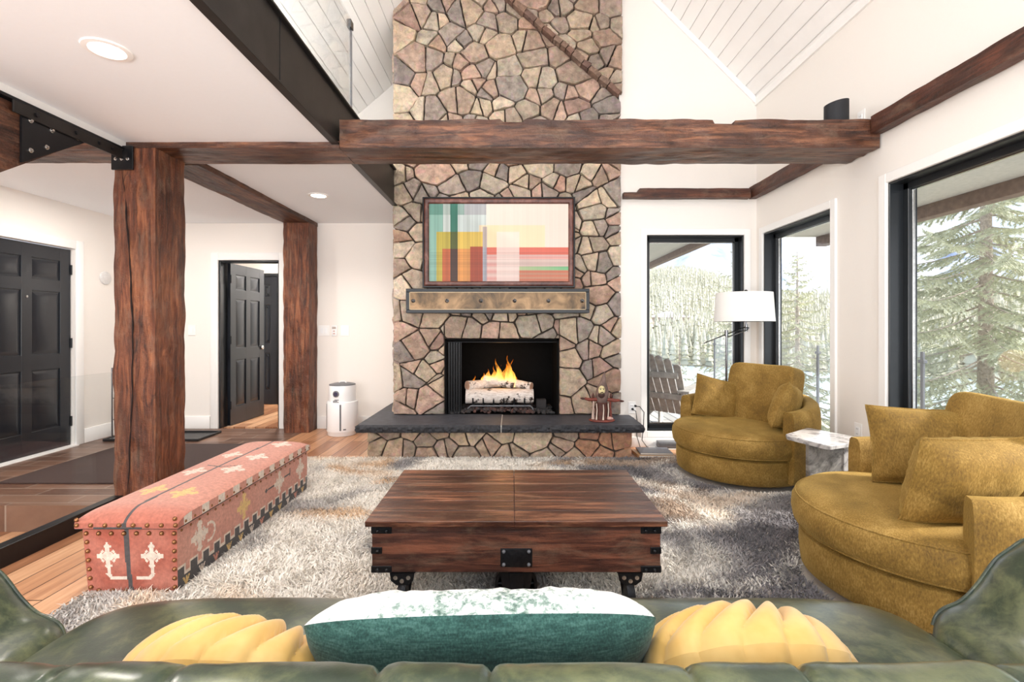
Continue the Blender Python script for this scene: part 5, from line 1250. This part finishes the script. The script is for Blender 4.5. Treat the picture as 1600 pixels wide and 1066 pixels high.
# round ruched cushions
m_, nt, b = mat_new('yellow_satin'); n1 = noise_n(nt, coords(nt), 8, 4, .6); nt.links.new(ramp(nt, n1, [(.3, S(222, 174, 88)), (.7, S(240, 204, 128))]), b.inputs['Base Color']); setv(b, Roughness=.5); b.inputs['Sheen Weight'].default_value = .4; yel = m_
def round_cushion(label, x, y, z, R, T, tilt, seed):
    e = empty('round_cushion', (0, 0, 0)); tag(e, label, 'cushion', 'yellow round ruched cushions'); npl = 17
    def fn(sgn):
        def g(u, v):
            r = v; an = 2*PI*u; tw = an+1.5*(1-r)**1.2*sgn
            ph = (tw*npl/(2*PI)) % 1.0; pl = math.sin(PI*ph**.62)**.7
            prof = (1-r**2.6)**.5; hgt = T/2*prof+(.034*pl)*min(1, r*1.6)*(1-r**7)
            dim = -.03*math.exp(-(r/.09)**2); rr = R*r*(1+.045*pl*r**4)
            return (rr*math.cos(an), sgn*(hgt+dim), rr*math.sin(an))
        return g
    mb = MB(); mb.grid(17*16, 40, fn(-1), cu=True); build('back_panel', mb, yel, e, 50); mb = MB(); mb.grid(17*16, 40, fn(1), cu=True, flip=True); build('front_panel', mb, yel, e, 50)
    build('button', MB().sphere((0, -T/2+.012, 0), (.018, .01, .018), 14, 8), yel, e, 60)
    e.location = (x, y, z); e.rotation_euler = (tilt, 0, 0); return e
round_cushion('yellow round ruched cushion on the left half of the green sofa', -.52, .90, .545, .19, .14, math.radians(42), 1)
round_cushion('yellow round ruched cushion on the right half of the green sofa', .43, .91, .555, .195, .15, math.radians(40), 2)

# ================================================================== outside : eaves, deck, guard, chair
soff = simple('grey_soffit', S(176, 174, 168), .8, bumpy=.1, bscale=30); dkw = plank_mat('grey_deck_boards', [S(150, 146, 142), S(172, 168, 164), S(190, 188, 184), S(204, 202, 198)], True, .14, 4, .008, S(70, 68, 66), .75)
eb = simple('brown_eave_beam', S(112, 94, 84), .8, bumpy=.2, bscale=20, var=.15)
struct('ceiling_eave', MB().box((XR+.17, YN, 2.32), (3.85, YF+1.0, 2.40)), soff)
struct('ceiling_deck_roof', MB().box((.3, YF+.17, 2.60), (3.05, 12.5, 2.70)), soff)
struct('trim_eave', MB().rbox((3.72, YN, 2.205), (3.84, YF+1.0, 2.32), .004), eb)
struct('trim_deck_roof', MB().rbox((2.94, YF+.2, 2.50), (3.06, 12.5, 2.60), .004), eb)
for y in (2.62, 3.2): 
    k = MB().rbox((3.62, y-.03, 2.255), (3.718, y+.03, 2.318), .006); tag(build('rafter_tail', k, M['trimX'], None, 30), 'brown rafter tail poking out under the eave beyond the right wall windows', 'rafter tail', 'rafter tails under the eave')
struct('floor_deck', MB().box((XR+.17, YN, -.16), (3.75, 12.0, -.06)).box((.3, YF+.17, -.16), (XR+.17, 12.0, -.06)), dkw)
dg = empty('deck_guard', (3.62, 5.0, -.06)); tag(dg, 'glass deck guard with thin dark posts outside the right wall windows', 'glass guard')
ys = [1.33, 2.80, 4.26, 5.72, 7.18, 8.64]
for y in ys: build('post', MB().rbox((3.608, y-.014, -.06), (3.632, y+.014, 1.0), .003, 1).rbox((3.60, y-.03, .90), (3.64, y+.03, .93), .003, 1), M['greyplastic'], dg, 30)
for a, b_ in zip(ys, ys[1:]): build('glass_panel', MB().rbox((3.615, a+.02, .0), (3.625, b_-.02, 1.04), .002, 1), M['guard'], dg, 30)
# adirondack chair
aw = simple('weathered_grey_wood', S(176, 172, 167), .8, bumpy=.3, bscale=20, var=.14)
ac = empty('adirondack_chair', (0, 0, 0)); tag(ac, 'weathered grey wooden adirondack chair on the deck outside the low window', 'chair')
for i in range(7):
    x = (i-3)*.088; top = .93-.10*(abs(i-3)/3)**2*1.4; fl_ = x*1.12
    k = MB(); n = 8
    P = [(x-.038, 0), (x+.038, 0), (fl_+.043, top-.03)]+[(fl_+.043*math.cos(a), top-.03+.03*math.sin(a)) for a in np.linspace(.2, PI-.2, 5)]+[(fl_-.043, top-.03)]
    k.prism(P, lambda u, v: (u, .16+.42*v, .24+.78*v), lambda u, v: (u, .178+.42*v, .235+.78*v)); build('back_slat', k, aw, ac, 30)
for v in (.28, .62): build('back_rail', MB().rbox((-.30, .19+.42*v, .20+.78*v), (.30, .215+.42*v, .27+.78*v), .004, 1), aw, ac, 30)
for i in range(6): y = -.36+i*.09; build('seat_slat', MB().rbox((-.29, y-.040, .385-.14*(i/5)), (.29, y+.040, .405-.14*(i/5)), .004, 1), aw, ac, 30)
for s in (-1, 1):
    k = MB(); k.prism([(-.42, .60), (-.36, .605), (.34, .56), (.40, .54), (.40, .515), (.34, .535), (-.36, .58), (-.42, .575)][::-1], lambda u, v: (s*.33-.07, u, v), lambda u, v: (s*.33+.07, u, v)); build('arm', k, aw, ac, 40)
    build('front_leg', MB().rbox((s*.31-.014, -.37, 0), (s*.31+.014, -.27, .578), .004, 1), aw, ac, 30)
    k = MB(); k.prism([(-.38, .30), (-.38, .40), (.10, .27), (.62, .03), (.62, .0), (.54, .0)], lambda u, v: (s*.28-.013, u, v), lambda u, v: (s*.28+.013, u, v)); build('stringer', k, aw, ac, 30)
    build('arm_brace', MB().prism([(-.29, .577), (-.19, .577), (-.27, .38)], lambda u, v: (s*.345-.01, u, v), lambda u, v: (s*.345+.01, u, v)), aw, ac, 30)
    build('rear_post', MB().rbox((s*.30-.014, .28, .12), (s*.30+.014, .36, .535), .004, 1), aw, ac, 30)
ac.location = (2.0, 6.05, -.06); ac.rotation_euler.z = math.radians(136)

# ================================================================== landscape
def gz(x, y):
    s = .6*x+.8*y; z = -1.2-8.2*sstep(s, 5, 70)
    if s > 128: t = (s-128); z += .03*min(t, 40)+.19*max(0, t-20)*lerp(1.05, .58, sstep(x/max(y, 1), .31, .6))+6*nz(x*.012, y*.012, 1)*min(1, t/60)
    return z
def terrain(u, v):
    s = lerp(3, 440, v**1.7); a = lerp(-.25, 1.45, u)   # bearing from +y towards +x
    w = s/(.6*math.sin(a)+.8*math.cos(a)+.25); x, y = w*math.sin(a), w*math.cos(a); x += 3.9*(1-v)**8*(1 if a > .5 else 0)
    z = gz(x, y)
    return (x, y, z-.6*(s < 6))
m_, nt, b = mat_new('forest_floor'); n1 = noise_n(nt, coords(nt), .05, 6, .65); n2 = noise_n(nt, coords(nt), .6, 5, .65)
ad = N(nt, 'ShaderNodeMath', operation='MULTIPLY_ADD'); nt.links.new(n2, ad.inputs[0]); ad.inputs[1].default_value = .4; nt.links.new(n1, ad.inputs[2])
nt.links.new(ramp(nt, ad.outputs[0], [(.5, S(150, 152, 128)), (.75, S(196, 190, 168)), (.95, S(232, 230, 224))]), b.inputs['Base Color']); setv(b, Roughness=1)
struct('ground', MB().grid(90, 90, terrain), m_, None, 180)
lake = simple('pale_lake', S(196, 212, 220), .15, var=.04, bscale=.1); struct('lake', MB().grid(8, 8, lambda u, v: (lerp(-60, 240, u), lerp(20, 240, v), -9.15)), lake)
# mountain range far off
def mount(u, v):
    a = lerp(.1, 1.35, u); D = 1500+700*v; x, y = D*math.sin(a), D*math.cos(a); r = math.tan(a)
    H = lerp(400, 215, sstep(r, .36, .64))+70*nz(a*9, 3)+35*nz(a*24, 8)
    z = -10+H*math.sin(PI*min(1, v*1.05+.0)*.95)+50*nz(a*30, v*7, 2)*(1-abs(2*v-1))
    return (x, y, z)
m_, nt, b = mat_new('snowy_mountain'); n1 = noise_n(nt, coords(nt), .006, 7, .7, .5); nt.links.new(ramp(nt, n1, [(.42, S(146, 158, 186)), (.56, S(206, 212, 226)), (.64, S(244, 245, 250))]), b.inputs['Base Color']); setv(b, Roughness=1)
struct('mountain', MB().grid(120, 24, mount), m_, None, 180)
# spruces
needle = simple('spruce_needles', S(208, 210, 188), .8, var=.15, bscale=6); needle2 = simple('pale_spruce_needles', S(216, 216, 190), .8, var=.15, bscale=6); barkm = simple('spruce_bark', S(190, 177, 168), .9, bumpy=.8, bscale=25, var=.2)
def spruce(x, y, z0, H, R, label, seed, nb=90, tw=16, ndl=26, mat=None, trunk_r=.13, top_cut=None, zmin=-1, nl=.05, bare=.0):
    rg = random.Random(seed); e = empty('spruce_tree', (x, y, z0)); tag(e, label, 'tree')
    build('trunk', MB().tube([(x+.04*nz(h*.7, seed), y, z0+h*H) for h in np.linspace(0, 1, 14)], [trunk_r*(1-h)**.8+.012 for h in np.linspace(0, 1, 14)], 12), barkm, e, 60)
    wood = MB(); leaf = MB()
    for i in range(nb):
        h = 1-(1-(i+.5)/nb)**1.0; h = .06+.93*h; zz = z0+h*H
        if zz < zmin or (top_cut and zz > top_cut): continue
        L = R*(1-h)**.85*(.75+.4*rg.random())+.08; az = i*2.399+rg.uniform(-.3, .3); dx, dy = math.cos(az), math.sin(az); dr = .25+.25*(1-h)
        pts = [Vector((x+dx*L*t, y+dy*L*t, zz+.22*L*t*(h > .8)-L*dr*t+L*.28*t*t*t+.03*nz(t*4, i))) for t in np.linspace(0, 1, 8)]
        wood.tube(pts, [max(.004, .022*(1-t)*min(1, L)) for t in np.linspace(0, 1, 8)], 5, False)
        sd = Vector((-dy, dx, 0)); n = max(4, int(tw*min(1.3, L/R+.25)))
        for k in range(n):
            t = .12+.88*(k+rg.random()*.6)/n; q = min(6, int(t*7)); p = pts[q].lerp(pts[q+1], t*7-q); s = 1 if k % 2 else -1
            l = L*.36*(1-t*.62)*(.6+.6*rg.random()); d = (Vector((dx, dy, 0))*.75+sd*s*1.0+Vector((0, 0, -.45-.3*rg.random()))).normalized()
            if k == n-1: d = (pts[-1]-pts[-2]).normalized(); l = L*.15
            e_ = p+d*l; wd = d.cross(Vector((0, 0, 1))).normalized(); up = wd.cross(d).normalized()
            m = max(5, int(ndl*min(1.2, l/.4+.3)))
            vs = []; fs = []
            for j in range(m):
                u = (j+rg.random())/m; c = p+d*l*u; an = rg.uniform(0, 2*PI); o_ = wd*math.cos(an)+up*math.sin(an)*.8; tip = c+(o_*.75+d*.75)*nl*(.7+.6*rg.random()); wv = d.cross(o_)*nl*.16
                b0 = len(vs); vs += [c-wv, c+wv, tip]; fs.append((b0, b0+1, b0+2))
            leaf.add(vs, fs)
    build('branch', wood, barkm, e, 60)['kind'] = 'stuff'
    f = build('foliage', leaf, mat or needle, e, None); f['kind'] = 'stuff'
    return e
spruce(9.4, 9.6, -3.4, 11.5, 3.6, 'big near spruce with a thick trunk filling the widest window', 1, 150, 40, 52, needle, .16, 6.5, -2.2, .075)
spruce(7.15, 12.1, -3.8, 6.9, 1.7, 'slim pale spruce with a bare spike top seen through the narrow window', 2, 120, 22, 30, needle2, .09, None, -2.4, .06)
spruce(5.45, 11.4, -3.8, 7.0, 2.7, 'spruce standing behind the lamp shade, reaching into the low window from its right', 3, 110, 22, 30, needle2, .09, None, -2.2, .06)
spruce(4.5, 13.0, -4.2, 5.1, 1.3, 'young low spruce beyond the deck, above the adirondack chair', 4, 70, 12, 18, needle2, .06, None, -2.6, .055)
spruce(13.6, 11.0, -4.0, 10.0, 3.0, 'spruce behind the big one, at the right edge of the widest window', 5, 90, 15, 22, needle, .13, 6, -2, .08)
# distant forest: each large one an object, the far rest one mass
def conifer_mb(seed, tiers=6):
    rg = random.Random(seed); mb = MB(); n = 9
    for t in range(tiers):
        z0 = .08+.86*t/tiers; z1 = z0+.30*(1-.3*t/tiers); r = .125*(1-t/tiers)**.85+.015; ring = [(r*(.75+.5*rg.random())*math.cos(2*PI*k/n), r*(.75+.5*rg.random())*math.sin(2*PI*k/n), z0-.05*rg.random()) for k in range(n)]
        mb.add(ring+[(0, 0, min(1, z1))], [(k, (k+1) % n, n) for k in range(n)])
    mb.cyl((0, 0, 0), (0, 0, .2), .018, n=5); return mb
hill_m = [simple('hill_spruce_a', S(198, 195, 176), .95, var=.12, bscale=.4), simple('hill_spruce_b', S(210, 205, 186), .95, var=.12, bscale=.4), simple('hill_spruce_c', S(176, 175, 158), .95, var=.12, bscale=.4)]
rg = random.Random(21); cand = []; cells = {}; misses = 0
while len(cand) < 5200 and misses < 40000:
    w = rg.choice(((.26, .50), (.26, .50), (.52, .70), (.80, 1.10))); r = rg.uniform(*w); s = 132+rg.random()**1.2*290; y = s/(.6*r+.8); x = r*y
    
    key = (int(x//3), int(y//3))
    if any((x-p[0])**2+(y-p[1])**2 < 2.7**2 for i_ in (-1, 0, 1) for j_ in (-1, 0, 1) for p in cells.get((key[0]+i_, key[1]+j_), ())) or (abs(x-66) < 13 and abs(y-205) < 8): misses += 1; continue
    cells.setdefault(key, []).append((x, y)); cand.append((math.hypot(x, y), x, y, rg.uniform(6.5, 10.5)))
cand.sort(); protos = []
for i in range(3):
    o = build('conifer', conifer_mb(i), hill_m[i], None, None, org=(0, 0, 0)); protos.append(o)
used = [0, 0, 0]; mass = MB(); cm = conifer_mb(9, 4); nsep = 0
for i, (d, x, y, h) in enumerate(cand):
    z = gz(x, y)-.3
    if i < 285:
        k = i % 3
        if not used[k]: o = protos[k]; used[k] = 1
        else: o = protos[k].copy(); COL.objects.link(o)
        o.location = (x, y, z); o.scale = (h*.95, h*.95, h); o.rotation_euler.z = rg.uniform(0, 6)
        tag(o, 'pale green conifer on the hillside across the lake', 'tree', 'conifers on the far hillside')
    else: mass.add(cm.v, cm.f, Matrix.Translation((x, y, z)) @ Matrix.Diagonal((h*.95, h*.95, h, 1)))
f = build('distant_forest', mass, hill_m[0], None, None); tag(f, 'mass of small conifers covering the upper hillside across the lake', 'forest', kind='stuff')
def house(x, y, w, label):
    z = gz(x, y); e = empty('cabin', (x, y, z)); tag(e, label, 'house')
    build('wall', MB().box((x-w/2, y-3, z), (x+w/2, y+3, z+4)), simple('cabin_wall', S(190, 176, 166), .9), e, 30); k = MB().prism([(-w/2-.6, 4), (w/2+.6, 4), (0, 6.6)], lambda u, v: (x+u, y-3.6, z+v), lambda u, v: (x+u, y+3.6, z+v)); build('roof', k, simple('cabin_roof', S(206, 196, 206), .9), e, 30)
    for i in (-1, 1): build('window', MB().box((x+i*w*.25-.7, y-3.05, z+1.4), (x+i*w*.25+.7, y-2.98, z+2.8)), simple('cabin_window', S(120, 116, 118), .4), e, 30)
house(66, 205, 17, 'pale cabin among the trees on the far hillside'); 

# ================================================================== light, sky, camera
w = bpy.data.worlds.new('sky'); SC.world = w; w.use_nodes = True; nt = w.node_tree; nt.nodes.clear()
out = N(nt, 'ShaderNodeOutputWorld'); bg = N(nt, 'ShaderNodeBackground'); tc = N(nt, 'ShaderNodeTexCoord')
nn_ = noise_n(nt, tc.outputs['Generated'], 3.2, 5, .55, .3)
nt.links.new(ramp(nt, nn_, [(.42, (.62, .78, 1.0)), (.58, (1, 1, 1))]), bg.inputs[0]); bg.inputs[1].default_value = SKY = 1.3
nt.links.new(bg.outputs[0], out.inputs[0])
sl = bpy.data.lights.new('sun', 'SUN'); sl.energy = 6.5; sl.angle = math.radians(9); sl.color = (1, .95, .88)
s = bpy.data.objects.new('sun', sl); COL.objects.link(s); s.rotation_euler = Vector((-.85, .28, -.62)).to_track_quat('-Z', 'Y').to_euler(); s.location = (8, -4, 8)
# unseen area lights added to brighten the entry, the hall and the loft
def lamp(x, y, z, e, size=.3, col=(1, .96, .91)):
    l = bpy.data.lights.new('room_fill_light', 'AREA'); l.energy = e; l.size = size; l.color = col; o = bpy.data.objects.new('room_fill_light', l); COL.objects.link(o); o.location = (x, y, z)
rl = bpy.data.lights.new('rear_fill_light', 'AREA'); rl.shape = 'RECTANGLE'; rl.size = 6.6; rl.size_y = 2.2; rl.energy = 170; rl.color = (1, .985, .96)  # added fill across the open rear end, lifts the low ceiling and hall
o = bpy.data.objects.new('rear_fill_light', rl); COL.objects.link(o); o.location = (-.95, -1.58, 1.15); o.rotation_euler = (PI/2, 0, 0)
pd = bpy.data.lights.new('vault_fill_light', 'POINT'); pd.energy = 34; pd.shadow_soft_size = .3; pd.color = (1, .97, .93); o = bpy.data.objects.new('vault_fill_light', pd); COL.objects.link(o); o.location = (-.2, 1.0, 2.95)  # added point light without a fixture, brightens the vault boards
lamp(-3.5, 4.4, 2.455, 20, .25); lamp(-3.1, 7.0, 2.39, 40, .25); lamp(-2.2, 3.5, 3.45, 60, .3)
cam = bpy.data.cameras.new('camera'); cam.sensor_width = 36; cam.lens = 755/1600*36; cam.shift_y = -22/1600; cam.clip_start = .05; cam.clip_end = 5000
c = bpy.data.objects.new('camera', cam); COL.objects.link(c); c.location = (0, 0, 1.22); c.rotation_euler = (PI/2, 0, 0); SC.camera = c
SC.view_settings.view_transform = 'Standard'; SC.view_settings.look = 'None'; SC.view_settings.exposure = .52; SC.view_settings.gamma = 1; SC.view_settings.use_curve_mapping = False
SC.cycles.max_bounces = 10; SC.cycles.diffuse_bounces = 5; SC.cycles.transparent_max_bounces = 24
